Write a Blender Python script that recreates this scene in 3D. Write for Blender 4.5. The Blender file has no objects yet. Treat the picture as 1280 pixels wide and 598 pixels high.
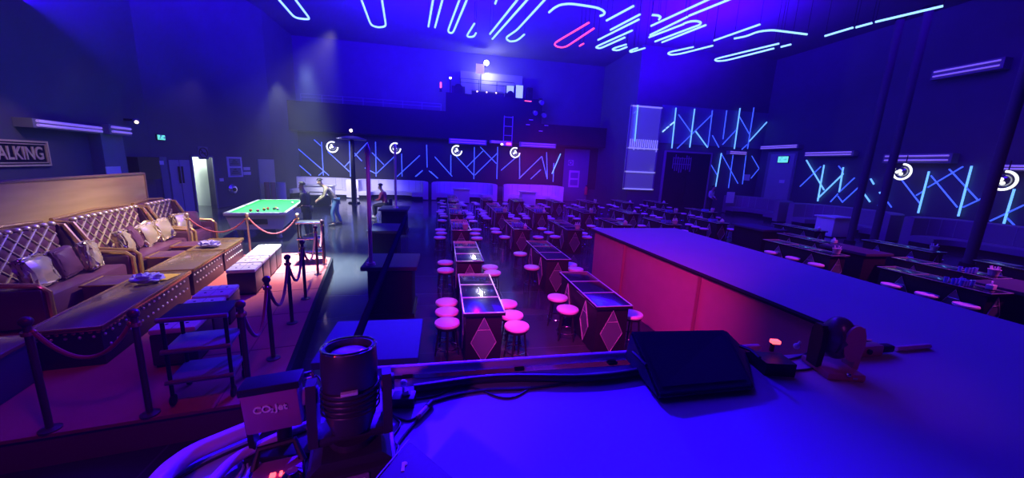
import bpy, bmesh, math, random
from mathutils import Vector, Matrix
random.seed(7)
PI = math.pi
scene = bpy.context.scene
C = scene.collection

# ------------------------------------------------------------------ camera
F_PX, EYE = 460.0, 2.6
YAW, PITCH, ROLL = math.radians(11.0049), math.radians(11.2988), math.radians(2.5766)
Fv = Vector((math.sin(YAW)*math.cos(PITCH), math.cos(YAW)*math.cos(PITCH), -math.sin(PITCH)))
R0 = Vector((math.cos(YAW), -math.sin(YAW), 0)); U0 = R0.cross(Fv)
Rv = R0*math.cos(ROLL) + U0*math.sin(ROLL)
Uv = U0*math.cos(ROLL) - R0*math.sin(ROLL)
CAMP = Vector((0, 0, EYE))
cam_d = bpy.data.cameras.new('camera'); cam = bpy.data.objects.new('camera', cam_d); C.objects.link(cam)
cam_d.sensor_fit = 'HORIZONTAL'; cam_d.sensor_width = 36; cam_d.lens = 36*F_PX/1280
cam_d.clip_start = 0.05; cam_d.clip_end = 200
m = Matrix.Identity(4)
for i in range(3):
    m[i][0], m[i][1], m[i][2], m[i][3] = Rv[i], Uv[i], -Fv[i], CAMP[i]
cam.matrix_world = m
scene.camera = cam
def ray(x, y): return Fv + Rv*((x-640)/F_PX) - Uv*((y-299)/F_PX)
def at(x, y, z=None, Y=None, X=None, wall=None):
    """a survey point of the room: sight line met with a level, a wall plane ..."""
    d = ray(x, y)
    if z is not None: return CAMP + d*((z-EYE)/d.z)
    if Y is not None: return CAMP + d*(Y/d.y)
    if X is not None: return CAMP + d*(X/d.x)
    A, B = wall
    n = Vector((B[1]-A[1], -(B[0]-A[0]), 0)); a = Vector((A[0], A[1], 0))
    return CAMP + d*((a-CAMP).dot(n)/d.dot(n))

# ------------------------------------------------------------------ materials
MATS = {}
def mat(name, col, rough=.6, metal=0., emit=None, es=0., spec=.5, coat=0., bump=None, trans=0., noise=None, sheen=0.):
    if name in MATS: return MATS[name]
    M = bpy.data.materials.new(name); M.use_nodes = True
    nt = M.node_tree; b = nt.nodes['Principled BSDF']
    b.inputs['Base Color'].default_value = (*col, 1)
    b.inputs['Roughness'].default_value = rough
    b.inputs['Metallic'].default_value = metal
    b.inputs['Specular IOR Level'].default_value = spec
    b.inputs['Coat Weight'].default_value = coat
    b.inputs['Transmission Weight'].default_value = trans
    b.inputs['Sheen Weight'].default_value = sheen
    if emit:
        b.inputs['Emission Color'].default_value = (*emit, 1); b.inputs['Emission Strength'].default_value = es
    if noise or bump:
        tc = nt.nodes.new('ShaderNodeTexCoord'); n = nt.nodes.new('ShaderNodeTexNoise')
        nt.links.new(tc.outputs['Object'], n.inputs['Vector'])
        if noise:                                   # wear: (scale, amount)
            n.inputs['Scale'].default_value = noise[0]; n.inputs['Detail'].default_value = 5
            mp = nt.nodes.new('ShaderNodeMapRange'); mp.inputs[3].default_value = 1-noise[1]; mp.inputs[4].default_value = 1+noise[1]
            mx = nt.nodes.new('ShaderNodeMix'); mx.data_type = 'RGBA'; mx.blend_type = 'MULTIPLY'
            mx.inputs[0].default_value = 1; mx.inputs[6].default_value = (*col, 1)
            nt.links.new(n.outputs['Fac'], mp.inputs[0]); nt.links.new(mp.outputs[0], mx.inputs[7])
            nt.links.new(mx.outputs[2], b.inputs['Base Color'])
        if bump:                                    # (scale, strength)
            n2 = nt.nodes.new('ShaderNodeTexNoise'); n2.inputs['Scale'].default_value = bump[0]
            nt.links.new(tc.outputs['Object'], n2.inputs['Vector'])
            bp = nt.nodes.new('ShaderNodeBump'); bp.inputs['Strength'].default_value = bump[1]
            nt.links.new(n2.outputs['Fac'], bp.inputs['Height']); nt.links.new(bp.outputs[0], b.inputs['Normal'])
    MATS[name] = M
    return M
def tile_mat(name, col, grout, size, rough, spec=.5):
    M = mat(name, col, rough, spec=spec); nt = M.node_tree; b = nt.nodes['Principled BSDF']
    tc = nt.nodes.new('ShaderNodeTexCoord'); br = nt.nodes.new('ShaderNodeTexBrick')
    br.offset = 0; br.inputs['Scale'].default_value = 1/size
    br.inputs['Color1'].default_value = (*col, 1); br.inputs['Color2'].default_value = (*[c*1.25 for c in col], 1)
    br.inputs['Mortar'].default_value = (*grout, 1); br.inputs['Mortar Size'].default_value = .008
    br.inputs['Brick Width'].default_value = 1; br.inputs['Row Height'].default_value = 1
    nt.links.new(tc.outputs['Object'], br.inputs['Vector']); nt.links.new(br.outputs['Color'], b.inputs['Base Color'])
    n = nt.nodes.new('ShaderNodeTexNoise'); n.inputs['Scale'].default_value = 1.3
    nt.links.new(tc.outputs['Object'], n.inputs['Vector'])
    mp = nt.nodes.new('ShaderNodeMapRange'); mp.inputs[3].default_value = rough*.7; mp.inputs[4].default_value = rough*1.4
    nt.links.new(n.outputs['Fac'], mp.inputs[0]); nt.links.new(mp.outputs[0], b.inputs['Roughness'])
    return M
def wood_mat(name, c1, c2, rough=.45, scale=6):
    M = mat(name, c1, rough); nt = M.node_tree; b = nt.nodes['Principled BSDF']
    tc = nt.nodes.new('ShaderNodeTexCoord'); mpn = nt.nodes.new('ShaderNodeMapping'); mpn.inputs['Scale'].default_value = (1, .12, 1)
    n = nt.nodes.new('ShaderNodeTexNoise'); n.inputs['Scale'].default_value = scale; n.inputs['Detail'].default_value = 6
    r = nt.nodes.new('ShaderNodeValToRGB'); r.color_ramp.elements[0].color = (*c1, 1); r.color_ramp.elements[1].color = (*c2, 1)
    r.color_ramp.elements[0].position = .35; r.color_ramp.elements[1].position = .65
    nt.links.new(tc.outputs['Object'], mpn.inputs[0]); nt.links.new(mpn.outputs[0], n.inputs['Vector'])
    nt.links.new(n.outputs['Fac'], r.inputs[0]); nt.links.new(r.outputs[0], b.inputs['Base Color'])
    return M
floor_m = tile_mat('dark polished tile', (.045, .048, .056), (.085, .085, .10), 1.2, .14)
ceil_m = mat('painted ceiling', (.12, .12, .13), .9, noise=(.4, .25))
wall_m = mat('dark wall paint', (.085, .08, .12), .75, noise=(.8, .2))
wall2_m = mat('grey wall paint', (.20, .20, .25), .7, noise=(1.2, .15))
door_m = mat('grey door paint', (.38, .38, .42), .5, noise=(2, .1))
pale_m = mat('pale corridor paint', (.75, .78, .74), .6)
deck_m = mat('stage carpet', (.34, .34, .48), .9, bump=(160, .25), noise=(1.5, .06))
fascia_m = mat('stage fascia cloth', (.42, .16, .22), .85, noise=(3, .12), bump=(40, .2))
blk = mat('black plastic', (.012, .012, .015), .5, spec=.3, noise=(9, .2))
blkm = mat('matt black paint', (.014, .014, .018), .8, spec=.2, noise=(6, .2))
gloss = mat('black glass', (.01, .01, .012), .16, coat=.4)
silver = mat('brushed silver trim', (.80, .80, .82), .35, .55)
chrome = mat('chrome', (.85, .85, .87), .12, 1.)
pink_m = mat('pale seat vinyl', (.95, .70, .80), .5, bump=(30, .08))
mirror_m = mat('smoked mirror panel', (.16, .19, .24), .3, .3)
podium_m = mat('blue carpet top', (.045, .045, .085), .85, bump=(90, .2))
carpet_m = mat('red carpet', (.55, .13, .12), .95, bump=(110, .35), noise=(2, .15))
wood_m = wood_mat('plywood partition', (.50, .34, .13), (.60, .43, .18))
gold_m = mat('gold leather', (.80, .55, .28), .22, .6)
goldtrim = mat('gold trim', (.80, .52, .16), .25, .7)
plum_m = mat('plum leather', (.13, .045, .10), .35, bump=(12, .25))
whitel = mat('white leather', (.80, .80, .82), .45, bump=(20, .12))
ropem = mat('rope velvet', (.40, .07, .10), .8, sheen=.4)
sofa_m = mat('pale sofa leather', (.80, .78, .84), .5, bump=(10, .1))
white_m = mat('white laminate', (.82, .82, .85), .4)
paper_m = mat('white paper', (.85, .85, .85), .7)
green_m = mat('green baize', (.05, .62, .13), .9, bump=(200, .15))
tbody_m = mat('snooker table side', (.62, .56, .62), .4)
rail_m = mat('stage pipe', (.70, .40, .66), .45, .1)
cable_m = mat('black cable', (.03, .03, .035), .5)
skin_m = mat('skin', (.45, .27, .19), .55)
hair_m = mat('dark hair', (.02, .016, .014), .6)
neon_m = mat('cyan neon', (.7, .9, 1.), .3, emit=(.36, .74, 1.), es=1.35)
neonb_m = mat('blue neon', (.4, .5, 1.), .3, emit=(.045, .12, 1.), es=1.1
)
neonw_m = mat('bright blue neon', (.6, .8, 1.), .3, emit=(.13, .42, 1.), es=1.5)
neonr_m = mat('red neon', (1, .3, .4), .3, emit=(1., .07, .2), es=1.6)
bulb_m = mat('white lamp', (1, 1, .95), .3, emit=(.95, 1, .85), es=12)
exit_m = mat('green lit sign', (.3, .9, .6), .4, emit=(.15, .85, .55), es=1.0)
redled = mat('red led', (1, .1, .1), .3, emit=(1, .06, .08), es=4)
warmled = mat('warm led', (1, .8, .5), .3, emit=(1, .75, .5), es=4)
blueglass = mat('blue glass', (.18, .3, .95), .12, coat=.5)

# ------------------------------------------------------------------ mesh builder
class MB:
    def __init__(s): s.b = bmesh.new()
    def _xf(s, vs, M):
        if M is not None: bmesh.ops.transform(s.b, matrix=M, verts=vs)
    def box(s, x0, y0, z0, x1, y1, z1, bev=0, M=None):
        r = bmesh.ops.create_cube(s.b, size=1); vs = r['verts']
        for v in vs:
            v.co = Vector((x0+(v.co.x+.5)*(x1-x0), y0+(v.co.y+.5)*(y1-y0), z0+(v.co.z+.5)*(z1-z0)))
        if bev:
            es = list({e for v in vs for e in v.link_edges})
            q = bmesh.ops.bevel(s.b, geom=es, offset=bev, segments=2, affect='EDGES', profile=.6)
            vs = list({v for v in q['verts']} | {v for f in q['faces'] for v in f.verts} | {v for v in vs if v.is_valid})
        s._xf(vs, M); return s
    def cyl(s, p0, p1, r0, r1=None, n=16, caps=True):
        p0, p1 = Vector(p0), Vector(p1); r1 = r0 if r1 is None else r1
        d = p1-p0; L = d.length
        if L < 1e-6: return s
        q = Vector((0, 0, 1)).rotation_difference(d).to_matrix().to_4x4()
        bmesh.ops.create_cone(s.b, cap_ends=caps, segments=n, radius1=max(r0, 1e-4), radius2=max(r1, 1e-4), depth=L, matrix=Matrix.Translation((p0+p1)/2) @ q)
        return s
    def sph(s, c, r, n=16, sc=(1, 1, 1), M=None):
        mm = Matrix.Translation(c) @ Matrix.Diagonal((r*sc[0], r*sc[1], r*sc[2], 1))
        if M is not None: mm = M @ mm
        bmesh.ops.create_uvsphere(s.b, u_segments=n, v_segments=max(6, n*2//3), radius=1, matrix=mm); return s
    def tube(s, pts, r, n=8, closed=False):
        pts = [Vector(p) for p in pts]; rings = []; up = None
        N = len(pts)
        for i, p in enumerate(pts):
            a = pts[i-1] if (i or closed) else p; b = pts[(i+1) % N] if (i < N-1 or closed) else p
            t = (b-a).normalized()
            if up is None: up = t.orthogonal().normalized()
            up = (up - t*up.dot(t));  up = up.normalized() if up.length > 1e-6 else t.orthogonal().normalized()
            w = t.cross(up); rr = r(i/(N-1)) if callable(r) else r
            rings.append([s.b.verts.new(p + (up*math.cos(2*PI*k/n) + w*math.sin(2*PI*k/n))*rr) for k in range(n)])
        for i in range(N if closed else N-1):
            A, B = rings[i], rings[(i+1) % N]
            for k in range(n): s.b.faces.new((A[k], A[(k+1) % n], B[(k+1) % n], B[k]))
        if not closed:
            s.b.faces.new(rings[0][::-1]); s.b.faces.new(rings[-1])
        return s
    def lathe(s, prof, n=24, c=(0, 0, 0), M=None):
        rings = []; vs = []
        for r, z in prof:
            rg = [s.b.verts.new((c[0]+r*math.cos(2*PI*k/n), c[1]+r*math.sin(2*PI*k/n), c[2]+z)) for k in range(n)] if r > 1e-5 else [s.b.verts.new((c[0], c[1], c[2]+z))]
            rings.append(rg); vs += rg
        for A, B in zip(rings, rings[1:]):
            for k in range(n):
                k2 = (k+1) % n
                if len(A) == 1 and len(B) == 1: continue
                if len(A) == 1: s.b.faces.new((A[0], B[k2], B[k]))
                elif len(B) == 1: s.b.faces.new((A[k], A[k2], B[0]))
                else: s.b.faces.new((A[k], A[k2], B[k2], B[k]))
        for rg, f in ((rings[0], -1), (rings[-1], 1)):
            if len(rg) > 1: s.b.faces.new(rg[::f])
        s._xf(vs, M); return s
    def prism(s, poly, a, b, axis='z', M=None):
        def P(u, v, w): return {'z': (u, v, w), 'x': (w, u, v), 'y': (u, w, v)}[axis]
        A = [s.b.verts.new(P(u, v, a)) for u, v in poly]; B = [s.b.verts.new(P(u, v, b)) for u, v in poly]
        n = len(poly)
        s.b.faces.new(A[::-1]); s.b.faces.new(B)
        for k in range(n): s.b.faces.new((A[k], A[(k+1) % n], B[(k+1) % n], B[k]))
        s._xf(A+B, M); return s
    def quad(s, a, b, c, d): s.b.faces.new([s.b.verts.new(p) for p in (a, b, c, d)]); return s
    def build(s, name, material, parent=None, smooth=True, loc=None, kind=None):
        bmesh.ops.recalc_face_normals(s.b, faces=s.b.faces[:])
        me = bpy.data.meshes.new(name); s.b.to_mesh(me); s.b.free()
        me.materials.append(material)
        if smooth:
            me.polygons.foreach_set('use_smooth', [True]*len(me.polygons))
            me.set_sharp_from_angle(angle=math.radians(38))
        o = bpy.data.objects.new(name, me); C.objects.link(o)
        if parent is not None: o.parent = parent
        if loc is not None: o.location = loc
        if kind: o['kind'] = kind
        return o
def tag(o, label, cat, group=None, kind=None):
    if label: o['label'] = label
    if cat: o['category'] = cat
    if group: o['group'] = group
    if kind: o['kind'] = kind
    return o
def thing(name, label, cat, loc=(0, 0, 0), rz=0, group=None):
    o = bpy.data.objects.new(name, None); C.objects.link(o)
    o.location = loc; o.rotation_euler = (0, 0, rz); o.empty_display_size = .1
    return tag(o, label, cat, group)
def dup(root, loc, rz=0, label=None, group=None, scale=None):
    r = root.copy(); C.objects.link(r); r.location = loc; r.rotation_euler = (0, 0, rz)
    if label: r['label'] = label
    if group: r['group'] = group
    if scale: r.scale = scale
    for ch in list(root.children):
        c = ch.copy(); C.objects.link(c); c.parent = r
        for g in list(ch.children):
            d = g.copy(); C.objects.link(d); d.parent = c
    return r
class Proto:
    """first placing moves the prototype itself, later ones copy it"""
    def __init__(s, root): s.root, s.used = root, False
    def put(s, loc, rz=0, label=None, group=None, scale=None):
        if s.used: return dup(s.root, loc, rz, label, group, scale)
        s.used = True; o = s.root; o.location = loc; o.rotation_euler = (0, 0, rz)
        if label: o['label'] = label
        if group: o['group'] = group
        if scale: o.scale = scale
        return o
def text_mesh(body, size, depth, material, name, parent, M, spacing=1.0, align='LEFT'):
    cu = bpy.data.curves.new('txt', 'FONT'); cu.body = body; cu.size = size; cu.extrude = depth; cu.space_character = spacing
    cu.offset = size*.018; cu.align_x = align; cu.align_y = 'CENTER'
    o = bpy.data.objects.new('txt', cu); C.objects.link(o)
    bpy.context.view_layer.update()
    me = bpy.data.meshes.new_from_object(o.evaluated_get(bpy.context.evaluated_depsgraph_get()))
    bpy.data.objects.remove(o); bpy.data.curves.remove(cu)
    me.transform(M); me.materials.clear(); me.materials.append(material)
    t = bpy.data.objects.new(name, me); C.objects.link(t)
    if parent is not None: t.parent = parent
    return t
def spread(name, mesh_builder, material, parent, places):
    """one small part built once and copied to each place on its thing"""
    o = mesh_builder.build(name, material, parent); o.location = places[0]
    for p in places[1:]:
        c = o.copy(); C.objects.link(c); c.parent = parent; c.location = p
ORD = ['first', 'second', 'third', 'fourth', 'fifth', 'sixth', 'seventh', 'eighth', 'ninth', 'tenth', 'eleventh', 'twelfth', 'thirteenth', 'fourteenth', 'fifteenth', 'sixteenth', 'seventeenth', 'eighteenth', 'nineteenth', 'twentieth', 'twenty-first', 'twenty-second', 'twenty-third', 'twenty-fourth', 'twenty-fifth']
def light(name, kind, loc, target, col, power, size=.2, spot=None, blend=.5, spread=None):
    d = bpy.data.lights.new(name, kind); d.color = col; d.energy = power
    if kind == 'AREA':
        d.size = size
        if spread: d.spread = spread
    else: d.shadow_soft_size = size
    if kind == 'SPOT': d.spot_size = spot; d.spot_blend = blend
    o = bpy.data.objects.new(name, d); C.objects.link(o); o.location = loc
    if target is not None:
        o.rotation_euler = (Vector(target)-Vector(loc)).to_track_quat('-Z', 'Y').to_euler()
    return o
# ------------------------------------------------------------------ the setting
def struct(name, mb, m, smooth=False): return tag(mb.build(name, m, smooth=smooth), None, None, kind='structure')
ZC = 10.2
struct('floor', MB().box(-16, -4, -.2, 23, 29, 0), floor_m)
struct('ceiling', MB().box(-16, -4, ZC, 23, 29, ZC+.2), ceil_m)
WL = ((-8.2, 0.0), (-11.1, 16.95))          # lounge side wall
WD = ((-11.1, 16.95), (-9.6, 23.9))         # wall with the doors
def wall_seg(A, B, z0, z1, t0=0., t1=1., th=.25):
    A, B = Vector(A), Vector(B); d = (B-A).normalized(); n = Vector((-d.y, d.x))
    p, q = A+(B-A)*t0, A+(B-A)*t1
    return [tuple(p), tuple(q), tuple(q+n*th), tuple(p+n*th)], z0, z1
def wp(A, B, P):                             # fraction along a wall
    A, B = Vector(A), Vector(B); return (Vector((P[0], P[1]))-A).dot(B-A)/(B-A).length_squared
mb = MB(); mb.prism(*wall_seg((-7.5, -4), WL[1], 0, ZC, 0, 1)); struct('wall_left', mb, wall_m)
# the wall with doors, open at the corridor
t0 = wp(*WD, at(247, 262, wall=WD)); t1 = wp(*WD, at(271, 260, wall=WD))
mb = MB(); mb.prism(*wall_seg(*WD, 0, ZC, 0, t0)); mb.prism(*wall_seg(*WD, 0, ZC, t1, 1)); mb.prism(*wall_seg(*WD, 2.35, ZC, t0, t1))
struct('wall_left_rear', mb, wall_m)
struct('wall_back', MB().box(-16, 28, 0, 12.2, 28.3, ZC), wall_m)
struct('wall_back_boards', MB().box(-9.6, 27.94, 1.0, 12.0, 28, 4.2), mat('black boards', (.02, .02, .03), .7))
struct('wall_back_left', MB().box(-9.9, 23.9, 0, -9.6, 28, ZC), wall_m)
struct('wall_back_right', MB().box(12.0, 22.6, 0, 23, 28, ZC), wall_m)
struct('wall_right', MB().box(21.7, -4, 0, 22.0, 22.6, ZC), wall_m)
# corridor seen through the open doorway
dW = (Vector(WD[1])-Vector(WD[0])).normalized(); nW = Vector((-dW.y, dW.x))
Pd0 = Vector(WD[0])+(Vector(WD[1])-Vector(WD[0]))*t0; Pd1 = Vector(WD[0])+(Vector(WD[1])-Vector(WD[0]))*t1
def wd(s, depth): return Pd0+dW*s+nW*depth
wlen = (Pd1-Pd0).length
mb = MB()
for s0, s1, a, b in ((-.12, -.04, .26, 2.6), (wlen+.6, wlen+.68, .26, 2.6), (-.12, wlen+.68, 2.6, 2.68)):
    mb.prism([tuple(wd(s0, a)), tuple(wd(s1, a)), tuple(wd(s1, b)), tuple(wd(s0, b))], 0, 2.7)
mb.prism([tuple(wd(-.1, .26)), tuple(wd(wlen+.6, .26)), tuple(wd(wlen+.6, 2.6)), tuple(wd(-.1, 2.6))], 2.7, 2.76)
struct('wall_corridor', mb, pale_m)
d1 = thing('corridor_door', 'open pale corridor door standing ajar beyond the lit doorway', 'door')
mb = MB(); mb.prism([tuple(wd(.55, .5)), tuple(wd(.60, .5)), tuple(wd(.85, 1.3)), tuple(wd(.80, 1.3))], .02, 2.1); mb.build('door_leaf', white_m, d1)
p = wd(.55, .56); MB().cyl((p.x, p.y, 1.0), (p.x+.08, p.y-.02, 1.0), .02).build('handle', chrome, d1)
mb = MB()
for s in (-.07, wlen):
    mb.prism([tuple(wd(s, -.05)), tuple(wd(s+.07, -.05)), tuple(wd(s+.07, .25)), tuple(wd(s, .25))], 0, 2.42)
mb.prism([tuple(wd(-.07, -.05)), tuple(wd(wlen+.07, -.05)), tuple(wd(wlen+.07, .25)), tuple(wd(-.07, .25))], 2.35, 2.42)
struct('trim_1', mb, wall2_m)
# grey double door left of the doorway, and the pale panel beside it
def on_wall(W, x, y): return at(x, y, wall=W)
def wall_panel(name, W, x0, x1, y0, y1, m, depth=.05, label=None, cat=None, parent=None, off=0., kind=None, z0=None):
    """a flat object fixed to a slanting wall, given by two corners of the survey"""
    a = at(x0, y0, wall=W); b = at(x1, y0, wall=W); zt = a.z; zb = at(x0, y1, wall=W).z if z0 is None else z0
    A, B = Vector((a.x, a.y)), Vector((b.x, b.y)); d = (B-A).normalized(); n = Vector((d.y, -d.x))
    mb = MB(); mb.prism([tuple(A+n*off), tuple(B+n*off), tuple(B+n*(off+depth)), tuple(A+n*(off+depth))], zb, zt)
    o = mb.build(name, m, parent, smooth=False)
    if label: tag(o, label, cat)
    if kind: o['kind'] = kind
    return o, A, B, n, zb, zt
g = thing('double_door', 'grey steel double door in the left wall before the lit doorway', 'door')
o, A, B, n, zb, zt = wall_panel('door_leaf', WD, 209, 221.5, 200, 262, door_m, .05, parent=g, z0=.02)
o, A2, B2, n, zb, zt2 = wall_panel('door_leaf', WD, 222.5, 235, 200, 262, door_m, .05, parent=g, z0=.02)
pm = (B+A2)/2+n*.08
MB().box(pm.x-.03, pm.y-.12, 1.25, pm.x+.03, pm.y-.06, 1.95, .01).build('pull_handle', blk, g)
MB().box(pm.x-.03, pm.y+.06, 1.25, pm.x+.03, pm.y+.12, 1.95, .01).build('pull_handle', blk, g)
wall_panel('wall_board', WD, 197, 206, 196, 258, wall2_m, .06, 'pale grey upright board at the end of the lounge wall', 'panel', z0=.02)
o, *_ = wall_panel('notice_card', WD, 196.5, 202, 201, 206, paper_m, .02, 'small white card pinned high on the pale grey board', 'card', off=.06)
def exit_sign(name, W, x0, x1, y0, y1, label, off=0.):
    g = thing(name, label, 'exit sign')
    o, A, B, n, zb, zt = wall_panel('housing', W, x0-.6, x1+.6, y0-.6, y1+.6, blk, .06, parent=g, off=off)
    wall_panel('face', W, x0, x1, y0, y1, exit_m, .02, parent=g, off=off+.06)
    # running figure and arrow of the escape sign
    d = (B-A).normalized(); w = (B-A).length; h = zt-zb; c = (A+B)/2+n*(off+.09)
    def q(u, v): return Vector((c.x+d.x*u*w, c.y+d.y*u*w, zb+h*v))
    mb = MB(); mb.tube([q(-.3, .25), q(-.22, .5), q(-.14, .7)], .012, 5); mb.tube([q(-.1, .25), q(-.2, .48)], .012, 5); mb.sph(q(-.1, .8), .03, 8)
    mb.tube([q(.05, .5), q(.35, .5)], .012, 5); mb.tube([q(.25, .65), q(.36, .5), q(.25, .35)], .012, 5)
    mb.build('pictogram', paper_m, g)
exit_sign('exit_sign', WD, 194.5, 203.5, 168.5, 174.5, 'green lit exit sign high on the left wall above the grey doors')
# no smoking board, poster board, round mirror and small plates
g = thing('warning_board', 'pale square board with a round ban sign above the lit doorway', 'sign')
o, A, B, n, zb, zt = wall_panel('board', WD, 246, 258.5, 183, 199, wall2_m, .03, parent=g)
c = (A+B)/2+n*.04; d = (B-A).normalized()
def ringpts(c, d, zc, r, N=20): return [Vector((c.x+d.x*r*math.cos(2*PI*k/N), c.y+d.y*r*math.cos(2*PI*k/N), zc+r*math.sin(2*PI*k/N))) for k in range(N)]
zc = (zb+zt)/2; r = .22
mb = MB(); mb.tube(ringpts(c, d, zc, r), .02, 6, True)
mb.tube([Vector((c.x-d.x*.15, c.y-d.y*.15, zc+.15)), Vector((c.x+d.x*.15, c.y+d.y*.15, zc-.15))], .018, 6); mb.tube([Vector((c.x-d.x*.12, c.y-d.y*.12, zc)), Vector((c.x+d.x*.12, c.y+d.y*.12, zc))], .025, 6)
mb.build('ban_symbol', blk, g)
g = thing('notice_board', 'white framed notice board with two posters on the left wall past the doorway', 'notice board')
o, A, B, n, zb, zt = wall_panel('frame', WD, 282.5, 301, 196, 222, paper_m, .03, parent=g)
d = (B-A).normalized(); w = (B-A).length
for k, (v0, v1) in enumerate(((.08, .46), (.54, .92))):
    mb = MB(); P = A+d*(.12*w)+n*.03; Q = A+d*(.88*w)+n*.03
    mb.prism([tuple(P), tuple(Q), tuple(Q+n*.008), tuple(P+n*.008)], zb+(zt-zb)*v0, zb+(zt-zb)*v1); po = mb.build('poster', wall2_m, g, smooth=False)
    mb = MB()
    for j in range(3):
        P2 = A+d*((.2+.08*j)*w)+n*.038; Q2 = A+d*((.75-.1*j)*w)+n*.038
        z = zb+(zt-zb)*(v0+.1+.09*j); mb.prism([tuple(P2), tuple(Q2), tuple(Q2+n*.006), tuple(P2+n*.006)], z, z+.04)
    mb.build('printed_line', blk, po, smooth=False)
for k, (x0, x1, y0, y1, nm, lb) in enumerate(((304, 312, 209, 213, 'wall_plate', 'upper thin pale plate on the wall right of the notice board'), (304, 313, 215, 219, 'wall_plate', 'lower thin pale plate on the wall right of the notice board'),
                                           (274, 279, 223, 227, 'light_switch', 'small pale light switch between doorway and notice board'))):
    wall_panel(nm, WD, x0, x1, y0, y1, paper_m, .02, lb, 'wall plate')
g = thing('hand_dryer', 'round chrome wall unit under the notice board', 'wall unit')
P = at(290, 237, wall=WD); nn = Vector((dW.y, -dW.x, 0))
q = Vector((0, 0, 1)).rotation_difference(nn).to_matrix().to_4x4()
MB().lathe([(0, 0), (.26, 0), (.27, .05), (.2, .12), (0, .14)], 20, M=Matrix.Translation(P) @ q).build('cover', chrome, g)
MB().lathe([(0, 0), (.09, 0), (.09, .05), (0, .05)], 14, M=Matrix.Translation(P+nn*.12) @ q).build('nozzle', blk, g)
wall_panel('grey_panel', WD, 321, 341, 199, 252, door_m, .06, 'tall lavender grey panel at the far end of the door wall', 'panel', z0=.02)
# lounge wall: lamp, sign, box, white card, ceiling spot
def bar_lamp(name, W, x0, x1, y0, h, depth, label, m=None, glow=None):
    g = thing(name, label, 'lamp')
    a = at(x0, y0, wall=W); b = at(x1, y0, wall=W)
    A, B = Vector((a.x, a.y)), Vector((b.x, b.y)); d = (B-A).normalized(); n = Vector((d.y, -d.x))
    mb = MB(); mb.prism([tuple(A), tuple(B), tuple(B+n*depth), tuple(A+n*depth)], a.z-h, a.z); mb.build('housing', m or wall2_m, g, smooth=False)
    for k in (.25, .7):
        mb = MB(); mb.cyl(Vector((A.x, A.y, a.z-h*k))+Vector((n.x, n.y, 0))*(depth+.03)+Vector((d.x, d.y, 0))*.1, Vector((B.x, B.y, a.z-h*k))+Vector((n.x, n.y, 0))*(depth+.03)-Vector((d.x, d.y, 0))*.1, .035, n=10)
        mb.build('tube', glow or tubew_m, g)
    return g
tubew_m = mat('lavender tube', (.7, .6, .9), .4, emit=(.28, .16, .75), es=.55)
tubep_m = mat('purple tube', (.6, .3, .9), .4, emit=(.22, .06, .75), es=.5)
bar_lamp('strip_lamp', WL, 14, 106, 146, .22, .35, 'long lavender strip lamp jutting from the left lounge wall', glow=tubew_m)
bar_lamp('strip_lamp', WL, 108, 138, 153.5, .3, .5, 'short pale strip lamp beside the long one on the lounge wall', glow=tubew_m)
wall_panel('duct_panel', WL, 108, 137, 162, 250, wall2_m, .3, 'tall dark grey cladding panel under the short strip lamp', 'panel')
o, *_ = wall_panel('white_card', WL, 115, 134.5, 208, 221, paper_m, .02, 'white blank card on the grey cladding above the plywood partition', 'card', off=.3)
wall_panel('wall_box', WL, 158, 186, 196, 226, blk, .3, 'low dark box on the lounge wall above the plywood partition', 'box')
# WALKING sign: framed letters
g = thing('lettered_sign', 'gold framed WALKING sign with outlined letters on the left wall', 'sign')
a = at(-44, 178, wall=WL); b = at(55, 176.5, wall=WL); A = Vector((a.x, a.y)); B = Vector((b.x, b.y)); d = (B-A).normalized(); n = Vector((d.y, -d.x)); W_ = (B-A).length
zt, zb = 2.68, 2.05
brass = mat('worn brass', (.80, .60, .36), .4, .3, noise=(20, .15))
mb = MB()
def slab(mb, s0, s1, z0, z1, o0, o1):
    P, Q = A+d*s0, A+d*s1; mb.prism([tuple(P+n*o0), tuple(Q+n*o0), tuple(Q+n*o1), tuple(P+n*o1)], z0, z1)
slab(mb, 0, W_, zb, zt, 0, .04); mb.build('board', blkm, g, smooth=False)
for ins, th in ((0, .045), (.075, .025)):
    mb = MB()
    slab(mb, ins, W_-ins, zt-ins-th, zt-ins, .04, .07); slab(mb, ins, W_-ins, zb+ins, zb+ins+th, .04, .07)
    slab(mb, ins, ins+th, zb+ins, zt-ins, .04, .07); slab(mb, W_-ins-th, W_-ins, zb+ins, zt-ins, .04, .07)
    mb.build('frame', brass, g, smooth=False)
M = Matrix(((d.x, 0, n.x, 0), (d.y, 0, n.y, 0), (0, 1, 0, 0), (0, 0, 0, 1)))
cx = A+d*(W_*.5)+n*.05
mt = Matrix.Translation((cx.x, cx.y, (zb+zt)/2-.01)) @ M
lt = text_mesh('WALKING', .44, .012, brass, 'letters', g, Matrix.Identity(4), 1.0, 'CENTER')
xs = [v.co.x for v in lt.data.vertices]; kx = (W_-.40)/(max(xs)-min(xs)); lt.data.transform(mt @ Matrix.Translation((-kx*(max(xs)+min(xs))/2, 0, 0)) @ Matrix.Diagonal((kx, 1, 1, 1)))
def wall_spot(px, py, W, label):
    g = thing('wall_spot', label, 'spotlight'); P = at(px, py, wall=W); nn = Vector((n.x, n.y, 0))
    MB().box(P.x-.02, P.y-.05, P.z-.05, P.x+.3, P.y+.05, P.z+.02).build('bracket', blk, g)
    e = P+Vector((.35, 0, -.05)); MB().sph(e, .1, 14).build('head', wall2_m, g); MB().sph(e+Vector((.05, -.06, -.03)), .055, 10).build('bulb', warmled, g)
wall_spot(155, 149, WL, 'small round spot lamp with a warm bulb high on the left wall')
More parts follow.
